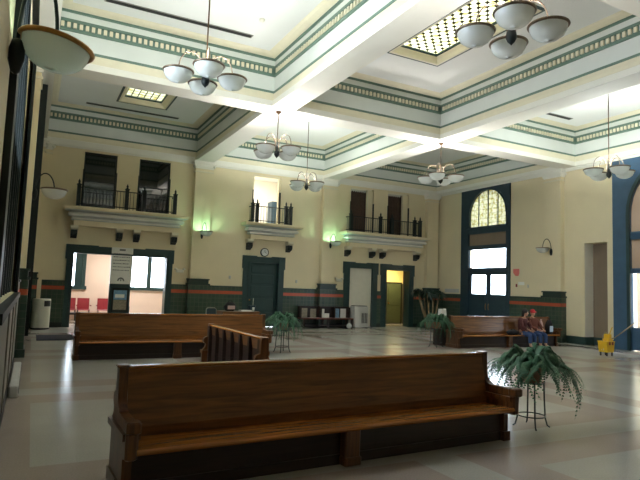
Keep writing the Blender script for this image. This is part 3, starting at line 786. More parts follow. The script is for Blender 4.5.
# ------------------------------------------------------------------ benches
def arc(cx, cz, r, a0, a1, n=6): return [(cx+r*math.cos(math.radians(a0+(a1-a0)*i/n)), cz+r*math.sin(math.radians(a0+(a1-a0)*i/n))) for i in range(n+1)]
def end_profile():
    # (y, z): front of base at y=0, back at y=.56
    p = [(.02, 0), (.02, .28), (-.06, .33), (-.10, .36), (-.11, .50)]
    p += [(-.15, .52), (-.15, .565), (-.02, .572), (.20, .575)]
    p += arc(.20, .70, .125, -88, -6, 7)
    p += [(.328, .80), (.332, .87), (.335, .91), (.42, .915), (.435, .89), (.44, .72)]
    p += arc(.455, .65, .06, 90, -80, 6)
    p += [(.48, .54), (.53, .48), (.53, 0)]
    return p
def bench(name, label, loc, rz, L, back_open=False):
    t = thing(name, label, 'bench', loc, rz); h = L/2
    pr = end_profile()
    for s in (-1, 1):
        mb = MB(); x = s*h; x0, x1 = (x, x+.07) if s < 0 else (x-.07, x)
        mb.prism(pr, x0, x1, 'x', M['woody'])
        # arm cap, post cap and base mouldings on the panel
        mb.box(x0-.02, x1+.02, -.17, -.05, .50, .585, M['woody'], .015); mb.box(x0-.015, x1+.015, .335, .43, .905, .93, M['woody'], .01)
        mb.box(x0-.015, x1+.015, -.0, .545, 0, .10, M['woody']); mb.box(x0-.03, x1+.03, -.09, .54, .44, .49, M['woody'])
        mb.box(x0-.012, x1+.012, -.13, .0, .30, .50, M['woody'], .02)
        mb.build('end_panel', t)
    i = h-.07
    # seat: shallow dished board with rounded nose
    sp = [(-.12, .335), (-.135, .35), (-.135, .365), (-.12, .38), (.02, .372), (.14, .362), (.26, .36), (.31, .375), (.31, .34), (.0, .33)]
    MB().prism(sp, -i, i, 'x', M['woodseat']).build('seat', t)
    bp = [(.275, .37), (.27, .45), (.30, .62), (.345, .85), (.345, .89), (.395, .90), (.41, .885), (.40, .84), (.365, .62), (.345, .45), (.34, .36)]
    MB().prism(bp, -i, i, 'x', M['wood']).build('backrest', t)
    MB().box(-i-.01, i+.01, .335, .43, .893, .918, M['woodseat'], .01).build('top_rail', t)
    MB().box(-i, i, .07, .10, .03, .335, M['wooddark']).box(-i, i, .05, .07, 0, .09, M['wooddark']).build('base_board', t)
    nl = 1 if L < 5 else 2
    for k in range(nl):
        x = (k+1)/(nl+1)*L-h
        MB().box(x-.12, x+.04, -.04, .07, 0, .335, M['woody'], .01).box(x-.13, x+.05, -.05, .07, 0, .08, M['woody'], .01).build('leg', t)
    if back_open:
        mb = MB(); mb.box(-i, i, .37, .385, .05, .86, M['wooddark']); mb.build('back_board', t)
        k = 6
        for q in range(k+1):
            x = -i+.03+(2*i-.06)*q/k
            MB().box(x-.03, x+.03, .385, .44, .0, .89, M['wooddark']).build('batten', t)
    return t
bench('waiting_bench', 'long brown wooden bench in the foreground, nearest to the viewer', (2.75, 4.47, 0), math.radians(2.6), 4.12)
bench('waiting_bench', 'brown wooden bench across the floor in front of the left portal', (2.93, 12.05, 0), math.radians(-.5), 4.15)
bench('waiting_bench', 'brown wooden bench on the right where two people sit', (13.27, 12.55, 0), math.radians(.5), 4.25)
bench('waiting_bench', 'short bench seen from its dark battened back, behind the foreground bench', (3.17, 8.1, 0), math.radians(90), 2.5, True)

# ------------------------------------------------------------------ ferns on wire stands
def frond(mb, base, az, length, rise, droop, w, m, n=30):
    pts = []; bend = random.uniform(-.7, .7); az0 = az
    for i in range(n+1):
        s = i/n; az = az0+bend*s*s; rr = length*(s*.95-.22*s*s*s); z = rise*math.sin(min(1, s*1.25)*PI*.52)-droop*s**2.3
        pts.append(Vector((base[0]+math.cos(az)*rr, base[1]+math.sin(az)*rr, base[2]+z)))
    side = Vector((-math.sin(az), math.cos(az), 0))
    vs = []; fs = []
    for i, p in enumerate(pts):
        s = i/n; q = side*.004*(1.3-s); vs += [p-q, p+q]
    for i in range(n): fs.append([2*i, 2*i+2, 2*i+3, 2*i+1])
    for i in range(1, n):
        s = i/n; d = (pts[i+1]-pts[i-1]).normalized(); ln = w*(math.sin(PI*min(1, .12+s*.88))**.7)+.01
        for sg in (-1, 1):
            p = pts[i]; tip = p+side*sg*ln+d*ln*.35-Vector((0, 0, ln*(.25+.4*random.random()))); q = d*.0085
            b = len(vs); vs += [p-q, p+q, (p+tip)/2+q*.9, tip, (p+tip)/2-q*.9]; fs.append([b, b+1, b+2, b+3, b+4])
    mb.add(vs, fs, m)
def fern(x, y, zp, seed, label, slabel, size=1.0, nf=95):
    random.seed(seed)
    s = thing('plant_stand', slabel, 'plant stand', (x, y, 0))
    MB().tube([(.15*math.cos(2*PI*k/24), .15*math.sin(2*PI*k/24), zp-.06) for k in range(25)], .009, M['iron'], 6).build('top_ring', s)
    MB().tube([(.165*math.cos(2*PI*k/24), .165*math.sin(2*PI*k/24), .14) for k in range(25)], .008, M['iron'], 6).build('lower_ring', s)
    MB().box(-.15, .15, -.012, .012, zp-.075, zp-.062, M['iron']).box(-.012, .012, -.15, .15, zp-.0765, zp-.0635, M['iron']).build('pot_cross', s)
    for k in range(4):
        a = PI/4+k*PI/2+.2; c, sn = math.cos(a), math.sin(a)
        MB().tube([(.15*c, .15*sn, zp-.05), (.155*c, .155*sn, .35), (.165*c, .165*sn, .12), (.19*c, .19*sn, .03), (.22*c, .22*sn, .008)], .010, M['iron'], 6).build('leg', s)
    t = thing('potted_fern', label, 'plant', (x, y, zp-.062))
    MB().lathe([(0, 0), (.10, 0), (.115, .02), (.14, .17), (.15, .18), (.15, .20), (.135, .2), (.13, .17), (.0, .165)], (0, 0, 0), M['pot'], 20).build('pot', t)
    mb = MB()
    for k in range(nf):
        az = random.random()*2*PI; q = random.random()
        frond(mb, (.05*math.cos(az), .05*math.sin(az), .17), az, size*(.24+.62*q), size*(.20*(1-q)+.12+.06*random.random()), size*(.16+.46*q*random.uniform(.5, 1.25)), size*.026, M['leaf'])
    mb.build('foliage', t)
fern(5.56, 4.93, .60, 3, 'bushy green fern beside the right end of the foreground bench', 'thin black wire stand under the fern beside the foreground bench', 1.0, 170)
fern(5.58, 12.60, .60, 5, 'green fern at the right end of the bench facing the left portal', 'thin black wire stand under the fern by the middle green door', 1.0, 140)
fern(10.66, 12.95, .60, 8, 'green fern at the left end of the bench with the people', 'thin black wire stand under the fern left of the bench with people', 1.0, 140)

# tall strap-leaved plant in the far corner
random.seed(11)
t = thing('corner_plant', 'tall dark strappy plant with pale canes in the far right corner', 'plant', (15.65, 19.45, 0))
MB().lathe([(0, 0), (.2, 0), (.24, .3), (.27, .36), (.25, .36), (.22, .30), (0, .3)], (0, 0, 0), M['pot'], 20).build('pot', t)
mb = MB(); lf = MB()
for k in range(9):
    a = 2*PI*k/9; q = .35+.65*random.random(); bx, by = .15*math.cos(a), .1*math.sin(a); hx, hy = .85*q*math.cos(a), .28*q*math.sin(a); hh = 1.40+.28*random.random()
    mb.tube([(bx, by, .3), (bx*1.2+hx*.3, by*1.2+hy*.3, .75), (hx, hy, hh)], [.03, .026, .02], M['stem'], 7)
    for w_ in range(40):
        az = random.random()*2*PI; el = random.uniform(-.2, 1.3); L_ = random.uniform(.28, .46); vs = []; n_ = 6
        sd = Vector((-math.sin(az), math.cos(az), 0))
        for i in range(n_+1):
            s = i/n_; p = Vector((hx, hy, hh))+Vector((math.cos(az)*math.cos(el), .8*math.sin(az)*math.cos(el), math.sin(el)))*L_*s-Vector((0, 0, .55*s*s*L_*1.5))
            w = .045*(1-s)**.6+.002; vs += [p-sd*w, p+sd*w]
        lf.add(vs, [[2*i, 2*i+2, 2*i+3, 2*i+1] for i in range(n_)], M['leafdark'])
mb.build('canes', t); lf.build('leaves', t)

# ------------------------------------------------------------------ people on the right bench
def skinned(name, chains, m, parent, sub=2):
    """chains: list of lists of (x,y,z,r); chains share points when equal"""
    idx = {}; V = []; R_ = []; E_ = []
    for ch in chains:
        prev = None
        for x, y, z, r in ch:
            k = (round(x, 3), round(y, 3), round(z, 3))
            if k not in idx: idx[k] = len(V); V.append((x, y, z)); R_.append(r)
            if prev is not None: E_.append((prev, idx[k]))
            prev = idx[k]
    me = bpy.data.meshes.new(name); me.from_pydata(V, E_, []); me.materials.append(m)
    o = bpy.data.objects.new(name, me); COL.objects.link(o)
    if parent: o.parent = parent
    md = o.modifiers.new('skin', 'SKIN'); md.use_smooth_shade = True
    for i, r in enumerate(R_): me.skin_vertices[0].data[i].radius = (r, r)
    me.skin_vertices[0].data[0].use_root = True
    s = o.modifiers.new('sub', 'SUBSURF'); s.levels = sub; s.render_levels = sub
    return o
def hand(chs, w, d, sgn):
    """five finger chains from a wrist point w heading d (unit), palm down"""
    w = Vector(w); d = Vector(d).normalized(); side = d.cross(Vector((0, 0, 1))).normalized()*sgn
    palm = w+d*.07
    for k, L_ in enumerate((.068, .078, .072, .055)):
        b = palm+side*(.03-.02*k); chs.append([(*palm, .022), (*b, .010), (*(b+d*L_*.55-Vector((0, 0, .008))), .009), (*(b+d*L_-Vector((0, 0, .03))), .007)])
    b = w+d*.02+side*.03; chs.append([(*(w+d*.02), .02), (*b, .011), (*(b+d*.035+side*.02-Vector((0, 0, .01))), .009), (*(b+d*.06+side*.022-Vector((0, 0, .025))), .008)])
    return palm
def person(label, loc, rz, top, hair_m, cap=False, lean=(0, 0), turn=0):
    t = thing('person', label, 'person', loc, rz); t.scale = (.92, .92, .92)
    lx, ly = lean    # sideways / forward lean at the shoulders; local -y is forward; origin on floor below the seat edge
    hz = .48
    P = (0, .16, hz, .115); S = (lx*.35, .17-ly*.3, hz+.22, .125); C = (lx*.75, .16-ly*.75, hz+.40, .135); N_ = (lx, .15-ly, hz+.53, .055); Hb = (lx*1.05, .13-ly*1.15, hz+.60, .05)
    hc = Vector((lx*1.1, .11-ly*1.25, hz+.70))
    chains = [[P, S, C, N_, Hb]]
    for s in (-1, 1):
        sh = (lx*.9+s*.17, .16-ly*.9, hz+.46, .058); el = (lx*.5+s*.22, .02-ly*.6, hz+.22, .042); wr = (lx*.15+s*.10, -.16, hz+.13, .028)
        chains.append([C, sh, el, wr])
        pc = []
        pl = hand(pc, wr[:3], (-s*.35, -.9, -.15), -s)
        chains.append([wr, (*pl, .022)]); chains += [c for c in pc]
        chains[-1] = [wr]+chains[-1]
    for s in (-1, 1):
        hip = (s*.09, .12, hz-.02, .09); kn = (s*.12, -.24, hz-.03, .062); an = (s*.12, -.24, .10, .042); to = (s*.13, -.40, .045, .034)
        chains.append([P, hip, kn, an, to])
    skinned('body', chains, M['skin'], t)
    # clothing as fuller skins over the body
    jk = [[(0, .16, hz+.02, .145), (S[0], S[1], S[2], .15), (C[0], C[1], C[2]+.0, .155), (N_[0], N_[1], N_[2]-.05, .075)]]
    for s in (-1, 1):
        jk.append([(C[0], C[1], C[2]+.0, .155), (lx*.9+s*.17, .16-ly*.9, hz+.46, .075), (lx*.5+s*.22, .02-ly*.6, hz+.22, .057), (lx*.15+s*.115, -.13, hz+.135, .045)])
    skinned('jacket', jk, top, t)
    tr = [[(0, .17, hz+.02, .13), (0, .14, hz-.01, .12)]]
    for s in (-1, 1): tr.append([(0, .14, hz-.01, .12), (s*.09, .10, hz-.02, .10), (s*.12, -.24, hz-.03, .078), (s*.12, -.24, .15, .060)])
    skinned('jeans', tr, M['jeans'], t)
    for s in (-1, 1):
        mb = MB(); mb.ball((s*.125, -.32, .045), .1, M['cloth_black'], 12, (.5, 1.25, .45)); mb.build('shoe', t)
    # head
    hd = bpy.data.objects.new('head', None); COL.objects.link(hd); hd.parent = t; hd.location = hc; hd.rotation_euler = (.15, 0, turn)
    mb = MB(); mb.ball((0, 0, 0), .095, M['skin'], 18, (.80, .98, 1.18)); mb.ball((0, -.035, -.06), .06, M['skin'], 12, (.85, .9, .8))
    mb.ball((0, -.097, -.012), .017, M['skin'], 8, (.8, 1.0, 1.5))
    for s in (-1, 1): mb.ball((s*.077, .0, -.01), .025, M['skin'], 8, (.4, .8, 1.2))
    mb.build('face', hd)
    mb = MB()
    for s in (-1, 1): mb.ball((s*.03, -.085, .012), .010, M['black'], 8)
    mb.build('eyes', hd)
    MB().ball((0, -.086, -.055), .02, M['maroon'], 8, (1.1, .4, .3)).build('mouth', hd)
    if cap:
        mb = MB(); vs = mb.ball((0, .005, .035), .103, M['redcap'], 18, (.86, 1.0, .9)); mb.prism([(-.06, -.08), (.06, -.08), (.07, -.13), (.04, -.18), (-.04, -.18), (-.07, -.13)], .045, .057, 'z', M['redcap']); mb.build('cap', hd)
        MB().ball((0, .035, -.01), .088, hair_m, 14, (.85, .8, .95)).build('hair', hd)
    else:
        mb = MB(); mb.ball((0, .022, .03), .107, hair_m, 18, (.88, .98, 1.08)); mb.ball((0, .06, -.05), .085, hair_m, 14, (.95, .7, 1.2)); mb.build('hair', hd)
    return t
person('dark-haired person in a maroon top leaning toward the one with the red cap', (13.86, 12.49, -.02), math.radians(8), M['maroon'], M['hair'], False, (-.07, .10), math.radians(30))
person('person in red cap, brown jacket and jeans sitting on the right bench', (14.38, 12.49, -.02), math.radians(-5), M['brownc'], M['hair'], True, (-.14, .02), math.radians(-10))

def bag(name, label, cat, loc, sx, sy, sz, m, m2=None, rz=0):
    t = thing(name, label, cat, loc, rz)
    mb = MB(); N1 = 14
    # soft rounded sack
    vs = []; fs = []
    for i in range(9):
        v = i/8; ww = (1-abs(2*v-1)**3*.35)*(1 if v < .6 else 1-.35*(v-.6)/.4)
        for k in range(N1):
            a = 2*PI*k/N1; c, s = math.cos(a), math.sin(a)
            q = 1+.05*math.sin(k*2.3+i*1.7)
            vs.append((math.copysign(abs(c)**.6, c)*sx/2*ww*q, math.copysign(abs(s)**.6, s)*sy/2*ww*q, v*sz))
    for i in range(8):
        for k in range(N1):
            j = (k+1) % N1; fs.append([i*N1+k, i*N1+j, (i+1)*N1+j, (i+1)*N1+k])
    fs.append(list(range(N1))[::-1]); fs.append([8*N1+k for k in range(N1)])
    mb.add(vs, fs, m, True); mb.build('body', t)
    MB().tube([(-sx*.18, 0, sz*.95), (-sx*.14, 0, sz*1.12), (sx*.14, 0, sz*1.12), (sx*.18, 0, sz*.95)], .012, m, 6).build('handle', t)
    if m2: MB().box(-sx*.32, sx*.32, -sy*.55, -sy*.46, sz*.2, sz*.6, m2, .02).build('pocket', t)
    return t
ZS = .368
bag('backpack', 'dark backpack with a pale blue pocket on the bench, right of the people', 'bag', (15.06, 12.64, ZS), .24, .2, .46, M['cloth_black'], M['paleblue'])
bag('tote_bag', 'pale pink bag on the bench beside the person in the red cap', 'bag', (14.86, 12.78, ZS), .14, .1, .42, M['cloth_pink'])
bag('duffel_bag', 'flat dark bag lying on the bench left of the dark-haired person', 'bag', (13.42, 12.62, ZS), .42, .24, .16, M['cloth_black'])
t = thing('side_stand', 'dark square stand behind the left end of the bench with the people', 'stand', (11.30, 13.45, 0))
MB().box(-.22, .22, -.2, .2, .76, .80, M['wooddark'], .01).build('top', t); MB().box(-.20, .20, -.18, .18, 0, .76, M['wooddark']).build('cabinet', t)
t = thing('paper_bag', 'white paper bag on the dark stand behind the bench with the people', 'bag', (11.30, 13.45, .80))
MB().prism([(-.10, 0), (.10, 0), (.11, .15), (.09, .31), (.02, .24), (-.02, .30), (-.10, .30), (-.11, .15)], -.07, .07, 'y', M['bagwhite']).build('body', t)

# ------------------------------------------------------------------ mop bucket
t = thing('mop_bucket', 'yellow mop bucket on casters by the right wall opening', 'bucket', (14.40, 10.15, 0)); t.scale = (.60, .8, .92)
mb = MB(); mb.prism([(-.22, .12), (.22, .12), (.29, .44), (-.29, .44)], -.17, .17, 'y', M['yellowp']); mb.box(-.30, .30, -.19, .19, .42, .45, M['yellowp'], .01); mb.build('tub', t)
mb = MB(); mb.box(-.05, .27, -.13, .13, .45, .52, M['yellowp'], .02); mb.box(.0, .22, -.10, .10, .52, .66, M['yellowp'], .02); mb.tube([(.2, 0, .6), (.3, -.05, .82), (.36, -.05, .86)], .018, M['yellowp'], 8); mb.build('wringer', t)
MB().tube([(-.27, 0, .42), (-.25, 0, .62), (-.05, 0, .72), (.1, 0, .68)], .012, M['nickel'], 8).build('bail_handle', t)
for q in (-.16, .04): MB().box(q, q+.12, -.195, -.188, .34, .43, M['redplastic']).build('clamp', t)
for sx in (-.18, .18):
    for sy in (-.12, .12):
        MB().prism([(sx+.04*math.cos(2*PI*k/14), .042+.04*math.sin(2*PI*k/14)) for k in range(14)], sy-.015, sy+.015, 'y', M['black']).box(sx-.02, sx+.02, sy-.022, sy+.022, .06, .125, M['black']).build('caster', t)
t = thing('mop', 'mop with a long pale handle leaning out of the yellow bucket', 'mop', (14.33, 10.15, .14))
MB().tube([(.0, .0, .26), (.45, .0, .36), (1.38, -.02, .80)], .014, M['stem'], 8).build('handle', t)
mb = MB()
random.seed(4)
for k in range(26):
    a = random.random()*2*PI; mb.tube([(0, 0, .26), (.05*math.cos(a), .05*math.sin(a), .16), (.08*math.cos(a), .08*math.sin(a), .02)], .012, M['bagwhite'], 5)
mb.build('mop_head', t)

# ------------------------------------------------------------------ back-wall things
t = thing('trash_can', 'white round trash can with dark flap in the far left corner', 'trash can', (.34, 19.72, 0))
MB().lathe([(0, 0), (.25, 0), (.26, .02), (.265, .80), (.265, .93), (.25, .955), (.0, .96)], (0, 0, 0), M['plaswhite'], 28).build('body', t)
mb = MB(); pts = []
for k in range(6):
    a = math.radians(-75+k*11); pts.append((.268*math.cos(a), .268*math.sin(a)))
vs = [(x, y, .72) for x, y in pts]+[(x, y, .90) for x, y in pts]; mb.add(vs, [[k, k+1, 7+k, 6+k] for k in range(5)], M['black']); mb.build('flap', t)
MB().lathe([(.268, 0), (.272, .01), (.27, .05)], (0, 0, 0), M['black'], 28).build('base_ring', t)
tag(MB().box(.22, 1.22, 16.1, 17.6, .0, .012, M['navy'], .006).build('door_mat'), 'dark navy floor mat near the trash can', 'mat')

# round clock
t = thing('wall_clock', 'small round wall clock above the closed green door', 'clock', (8.14, BW-.002, 2.94))
prf = [(.0, .0)]
def disc_y(mb, r, y0, y1, m, n=28): mb.prism([(r*math.cos(2*PI*k/n), r*math.sin(2*PI*k/n)) for k in range(n)], y0, y1, 'y', m)
mb = MB(); disc_y(mb, .175, -.05, 0, M['iron']); mb.build('case', t)
mb = MB(); disc_y(mb, .140, -.056, -.05, M['clockface']); mb.build('face', t)
mb = MB(); mb.box(-.006, .006, -.062, -.057, 0, .11, M['black']); mb.prism([(0, .008), (.075, -.03), (.07, -.04), (0, -.008)], -.062, -.057, 'y', M['black']); mb.build('hands', t)

# banner and brochure case on the portal's centre panel
t = thing('paper_banner', 'white paper banner with grey lines hanging in the middle of the left portal', 'banner', (2.77, BW-.09, 0))
MB().box(-.36, .36, -.008, 0, 1.50, 2.77, M['paper']).build('sheet', t)
mb = MB(); random.seed(21)
mb.box(-.10, .10, -.010, -.008, 2.66, 2.72, M['ink'])
for i in range(6):
    z = 2.54-i*.115; x = -.29
    while x < .24:
        w = random.uniform(.02, .07); mb.box(x, min(x+w, .28), -.010, -.008, z, z+random.uniform(.02, .034), M['ink']); x += w+.018
mb.build('text_lines', t)
mb = MB(); arch = []
for i in range(11): a = PI*i/10; arch.append((.12*math.cos(a), 1.60+.13*math.sin(a)))
for i in range(10, -1, -1): a = PI*i/10; arch.append((.075*math.cos(a), 1.60+.075*math.sin(a)))
mb.prism(arch, -.010, -.008, 'y', M['ink']); mb.box(-.02, .02, -.010, -.008, 1.60, 1.66, M['ink']); mb.build('emblem', t)
t = thing('poster_case', 'dark framed poster case with blue and tan picture below the white banner', 'poster', (2.79, BW-.05, 0))
mb = MB(); mb.box(-.28, .28, -.03, 0, .52, 1.36, M['iron']); mb.build('frame', t)
MB().box(-.22, .22, -.034, -.03, .95, 1.28, M['poster_blue']).box(-.17, .14, -.037, -.034, 1.02, 1.14, M['paper']).build('upper_picture', t)
MB().box(-.22, .22, -.034, -.03, .60, .94, M['poster_tan']).build('lower_picture', t)

# emergency light, thermostats, notices
def emergency(x, z, label):
    t = thing('emergency_light', label, 'emergency light', (x, BW, z)); MB().box(-.14, .14, -.07, 0, -.07, .05, M['plaswhite'], .015).build('case', t)
    for s in (-1, 1): MB().lathe([(0, 0), (.055, .0), (.06, .03), (.03, .07), (0, .075)], (s*.15, -.06, .03), M['plaswhite'], 14).build('lamp_head', t)
emergency(4.82, 2.06, 'white twin-head emergency light between the left portal and pilaster')
emergency(11.57, 1.98, 'pale twin-head emergency light left of the white doorway')
tag(MB().box(6.72, 6.80, BW-.03, BW, 1.84, 1.96, M['greyplas'], .01).build('thermostat'), 'small grey control box on the cream wall left of the closed green door', 'control box')
tag(MB().box(9.55, 9.63, BW-.03, BW, 1.78, 1.90, M['greyplas'], .01).build('thermostat'), 'small grey control box on the cream wall right of the closed green door', 'control box')
t = thing('notice', 'red-topped notice taped beside the arched doorway', 'notice', (RW, 15.70, 2.5))
MB().prism([(-.17, .13), (.14, .13), (.14, -.02), (.02, -.15), (-.12, -.15), (-.17, -.05)], -.006, 0, 'x', M['signred']).build('sheet', t)
tag(MB().box(RW-.01, RW, 15.28, 15.58, 2.0, 2.12, M['paper']).build('notice'), 'small white notice below the red one beside the arched doorway', 'notice')
tag(MB().box(RW-.04, RW, 15.62, 15.69, 1.92, 2.04, M['redplas'], .01).build('fire_alarm'), 'small red fire alarm box left of the small white notice', 'fire alarm')
tag(MB().box(RW-.03, RW, 15.06, 15.12, 1.90, 2.02, M['greyplas'], .01).build('wall_switch'), 'small grey switch right of the small white notice', 'switch')
tag(MB().box(RW-.006, RW, 18.95, 19.9, 1.62, 1.78, M['greyplas']).build('wall_sign'), 'thin grey sign strip above the tile left of the arched doorway', 'sign')

# desk, chair and its clutter behind the left bench
t = thing('desk', 'brown desk behind the left bench, under the red tile stripe', 'desk', (6.30, 18.0, 0))
MB().box(-.66, .66, -.35, .35, .69, .73, M['wood'], .008).build('top', t)
MB().box(-.62, .62, -.32, -.29, .08, .69, M['wood']).build('modesty_panel', t)
for s in (-1, 1): MB().box(s*.62-.02 if s > 0 else -.64, s*.62+.02 if s > 0 else -.60, -.33, .33, 0, .69, M['wood']).build('side_panel', t)
t = thing('metal_chair', 'metal-framed chair with dark back left of the desk', 'chair', (5.34, 17.9, 0))
mb = MB(); mb.tube([(-.18, .02, 0), (-.18, 0, .45), (-.17, .05, .78), (-.12, .06, .83), (.12, .06, .83), (.17, .05, .78), (.18, 0, .45), (.18, .02, 0)], .014, M['nickel'], 8)
mb.tube([(-.18, -.38, 0), (-.18, -.36, .43), (-.18, 0, .43)], .014, M['nickel'], 8); mb.tube([(.18, -.38, 0), (.18, -.36, .43), (.18, 0, .43)], .014, M['nickel'], 8); mb.build('frame', t)
MB().box(-.18, .18, -.38, .02, .43, .47, M['bgreen'], .015).build('seat', t); MB().box(-.16, .16, .035, .06, .55, .80, M['bgreen'], .01).build('backrest', t)
bag('black_bag', 'slumped black bag with pale tag on the desk', 'bag', (6.0, 18.0, .73), .40, .26, .30, M['cloth_black'], M['cloth_pink'])
tag(MB().box(6.32, 6.72, 17.8, 18.05, .73, .77, M['paper'], .006).build('paper_stack'), 'low stack of white papers on the desk', 'papers')
tag(MB().lathe([(0, 0), (.035, 0), (.042, .14), (.038, .14), (.032, .01), (0, .01)], (6.76, 17.8, .73), M['paper'], 16).build('paper_cup'), 'white cup at the end of the paper stack on the desk', 'cup')
t = thing('radio', 'dark box with thin pale antenna at the right end of the desk', 'radio', (7.15, 18.05, .0))
t.location = (6.82, 18.12, .73)
MB().box(-.12, .12, -.08, .08, 0, .2, M['bgreen'], .015).build('case', t); MB().tube([(.04, 0, .2), (.045, 0, .44)], .008, M['plaswhite'], 6).build('antenna', t)

# brochure table and cooler by the white doorway
t = thing('brochure_table', 'dark wooden table with a low display back, left of the white doorway', 'table', (10.73, 19.95, 0))
MB().box(-1.15, 1.15, -.28, .28, .36, .41, M['red_wood'], .01).build('top', t)
for sx in (-1.1, -.02, 1.1):
    for sy in (-.24, .24): MB().box(sx-.035, sx+.035, sy-.035, sy+.035, 0, .36, M['wooddark']).build('leg', t)
MB().box(-1.1, 1.1, -.2, .25, .08, .11, M['wooddark']).build('lower_shelf', t)
MB().box(-1.17, 1.17, .20, .24, .41, .84, M['wooddark']).box(-1.18, 1.18, .15, .25, .84, .87, M['wooddark']).build('display_back', t)
for sx in (-1.12, -.22, .42, 1.12): MB().box(sx-.025, sx+.025, .02, .2, .41, .84, M['wooddark']).build('divider', t)
random.seed(5)
for k, (x, w, z0, z1, m, lb) in enumerate(((-.92, .30, .47, .78, 'poster_tan', 'tan brochure at the left end of the brochure table'), (-.50, .26, .46, .76, 'poster_tan', 'tan brochure second from the left on the brochure table'),
        (-.04, .10, .44, .76, 'paper', 'tall white leaflet in the middle of the brochure table'), (.13, .22, .44, .58, 'paper', 'low white leaflet right of the tall one on the brochure table'),
        (.60, .22, .48, .78, 'poster_blue', 'bluish brochure right of centre on the brochure table'), (.90, .26, .46, .78, 'bagwhite', 'pale brochure at the right end of the brochure table'))):
    tag(MB().box(10.73+x-w/2, 10.73+x+w/2, 20.12, 20.145, .41, z1, M[m]).build('brochure'), lb, 'brochure', 'brochures on the table')
tag(MB().ball((11.60, 19.55, .11), .11, M['bagwhite'], 16).build('white_ball'), 'small round white object on the floor at the right end of the brochure table', 'ball')
t = thing('floor_fan_unit', 'grey-white boxy air cooler with dark slots in front of the white doorway', 'air cooler', (12.36, 20.05, 0))
MB().box(-.34, .34, -.2, .2, .03, .90, M['greyplas'], .02).build('body', t)
for k in range(4): MB().box(.02+k*.075, .065+k*.075, -.21, -.2, .2, .62, M['black']).build('slot', t)
MB().box(-.30, .30, -.16, .16, .90, .93, M['black'], .01).build('top_panel', t)
for s in (-1, 1): MB().box(s*.3-.03, s*.3+.03, -.18, .18, 0, .03, M['black']).build('foot', t)

# red chairs in the side room
def red_chair(x, y, label):
    t = thing('red_chair', label, 'chair', (x, y, 0), 0, 'red chairs in the side room')
    return t
rc = thing('red_chair', 'red plastic chair at left through the portal, mostly behind the portal frame', 'chair', (1.38, 23.55, 0), 0)
mb = MB(); mb.prism([(-.24, .42), (-.22, .45), (.20, .45), (.26, .88), (.29, .88), (.24, .42)], -.22, .22, 'x', M['redplas']); mb.build('shell', rc)
for s in (-1, 1): MB().tube([(s*.25, -.2, .6), (s*.25, .2, .6)], .02, M['redplas'], 8).build('armrest', rc)
for sx in (-1, 1):
    for sy in (-1, 1): MB().tube([(sx*.20, sy*.18, .43), (sx*.22, sy*.2, 0)], .014, M['black'], 6).build('leg', rc)
dup(rc, (1.88, 23.55, 0), 0, 'red plastic chair in full view through the left opening of the portal')
dup(rc, (2.62, 23.55, 0), 0, 'red plastic chair right of the full one, against the banner panel')
t = thing('low_table', 'low dark table in front of the red chairs in the side room', 'table', (1.95, 22.7, 0))
MB().box(-.85, .85, -.25, .25, .30, .36, M['wooddark'], .01).build('top', t)
for sx in (-.75, .75):
    for sy in (-.2, .2): MB().box(sx-.03, sx+.03, sy-.03, sy+.03, 0, .3, M['wooddark']).build('leg', t)
tag(MB().box(3.30, 4.9, 22.6, 23.0, .22, .32, M['wooddark'], .02).box(3.4, 3.5, 22.65, 22.95, 0, .22, M['wooddark']).box(4.7, 4.8, 22.65, 22.95, 0, .22, M['wooddark']).build('low_bench'), 'low dark bench in the side room right of the banner panel', 'bench')
bag('hanging_bag', 'black bag with white patch standing right of the banner panel in the side room', 'bag', (3.40, 22.8, .32), .18, .14, .42, M['cloth_black'], M['bagwhite'])

# ------------------------------------------------------------------ light
def area(name, loc, rot, sx, sy, e, col, portal=False):
    l = bpy.data.lights.new(name, 'AREA'); l.shape = 'RECTANGLE'; l.size = sx; l.size_y = sy; l.energy = e; l.color = col
    if portal: l.cycles.is_portal = True
    o = bpy.data.objects.new(name, l); COL.objects.link(o); o.location = loc; o.rotation_euler = rot; return o
def lamp(name, loc, e, col, r=.1):
    l = bpy.data.lights.new(name, 'POINT'); l.energy = e; l.color = col; l.shadow_soft_size = r
    o = bpy.data.objects.new(name, l); COL.objects.link(o); o.location = loc
def ceiling_light(x, y, z, label, e, col, w=.6, d=.3):
    t = thing('ceiling_light', label, 'ceiling light', (x, y, z))
    MB().box(-w/2, w/2, -d/2, d/2, -.06, 0, M['plaswhite'], .01).build('housing', t)
    area('tube', (x, y, z-.07), (0, 0, 0), w*.9, d*.9, e, col)
ceiling_light(15.6, 21.8, 2.8, 'warm ceiling light in the yellow corridor behind the open right door', 30, (1, .86, .5), .6, .4)
ceiling_light(3.4, 22.4, 3.2, 'ceiling light in the pink side room behind the left portal', 80, (1, .95, .9), 1.2, .4)
ceiling_light(8.6, 22.3, 6.6, 'ceiling light in the lit room over the middle balcony', 110, (1, .96, .88), 1.2, .4)
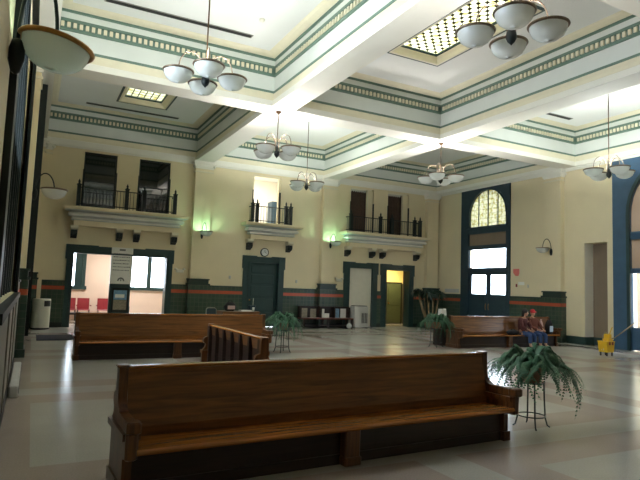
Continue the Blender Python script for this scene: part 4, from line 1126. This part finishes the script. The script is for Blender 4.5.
# daylight portals outside the glazed openings
area('portal', (RW+.3, 17.24, 3.2), (0, PI/2, 0), 6.0, 2.4, 1, (1, 1, 1), True)
area('portal', (RW+.3, 9.2, 3.0), (0, PI/2, 0), 6.0, 3.6, 1, (1, 1, 1), True)
area('portal', (LW-.45, 7.93, 3.6), (0, -PI/2, 0), 4.6, 6.1, 1, (1, 1, 1), True)
area('portal', (8.22, 9.4, 7.9), (0, 0, 0), 1.6, 3.4, 1, (1, 1, 1), True)
area('portal', (2.88, 17.0, 7.9), (0, 0, 0), 1.6, 3.9, 1, (1, 1, 1), True)
area('portal', (4.36, 24.5, 2.0), (-PI/2, 0, 0), 1.5, 1.3, 1, (1, 1, 1), True)
area('portal', (1.15, 24.5, 2.0), (-PI/2, 0, 0), 1.3, 1.3, 1, (1, 1, 1), True)

w = bpy.data.worlds.new('overcast'); sc.world = w; w.use_nodes = True
nt = w.node_tree; bg = nt.nodes['Background']
tc = nt.nodes.new('ShaderNodeTexCoord'); sp = nt.nodes.new('ShaderNodeSeparateXYZ'); nt.links.new(tc.outputs['Generated'], sp.inputs[0])
rp = nt.nodes.new('ShaderNodeValToRGB'); rp.color_ramp.elements[0].color = (.80, .88, 1, 1); rp.color_ramp.elements[1].color = (.92, .96, 1, 1)
nt.links.new(sp.outputs[2], rp.inputs['Fac']); nt.links.new(rp.outputs['Color'], bg.inputs['Color'])
bg.inputs['Strength'].default_value = 13.0

# ------------------------------------------------------------------ camera
yaw, pitch, roll = (math.radians(v) for v in (27.3776, 4.9899, 2.046))
cy, sy = math.cos(yaw), math.sin(yaw); cp, sp_ = math.cos(pitch), math.sin(pitch); cr, sr = math.cos(roll), math.sin(roll)
A = Matrix(((cy, -sy, 0), (0, 0, -1), (sy, cy, 0))); P = Matrix(((1, 0, 0), (0, cp, sp_), (0, -sp_, cp))); Q = Matrix(((cr, -sr, 0), (sr, cr, 0), (0, 0, 1)))
Mx = Q @ P @ A
rot = Matrix((Mx[0], -Mx[1], -Mx[2])).transposed()
cam = bpy.data.cameras.new('camera'); cam.sensor_width = 36; cam.lens = 36*551.83/640; cam.clip_start = .05; cam.clip_end = 200
co = bpy.data.objects.new('camera', cam); COL.objects.link(co); co.matrix_world = Matrix.Translation((0, 0, 1.6)) @ rot.to_4x4()
sc.camera = co
vs = sc.view_settings; vs.view_transform = 'Standard'; vs.look = 'None'; vs.exposure = .55; vs.gamma = 1; vs.use_curve_mapping = False
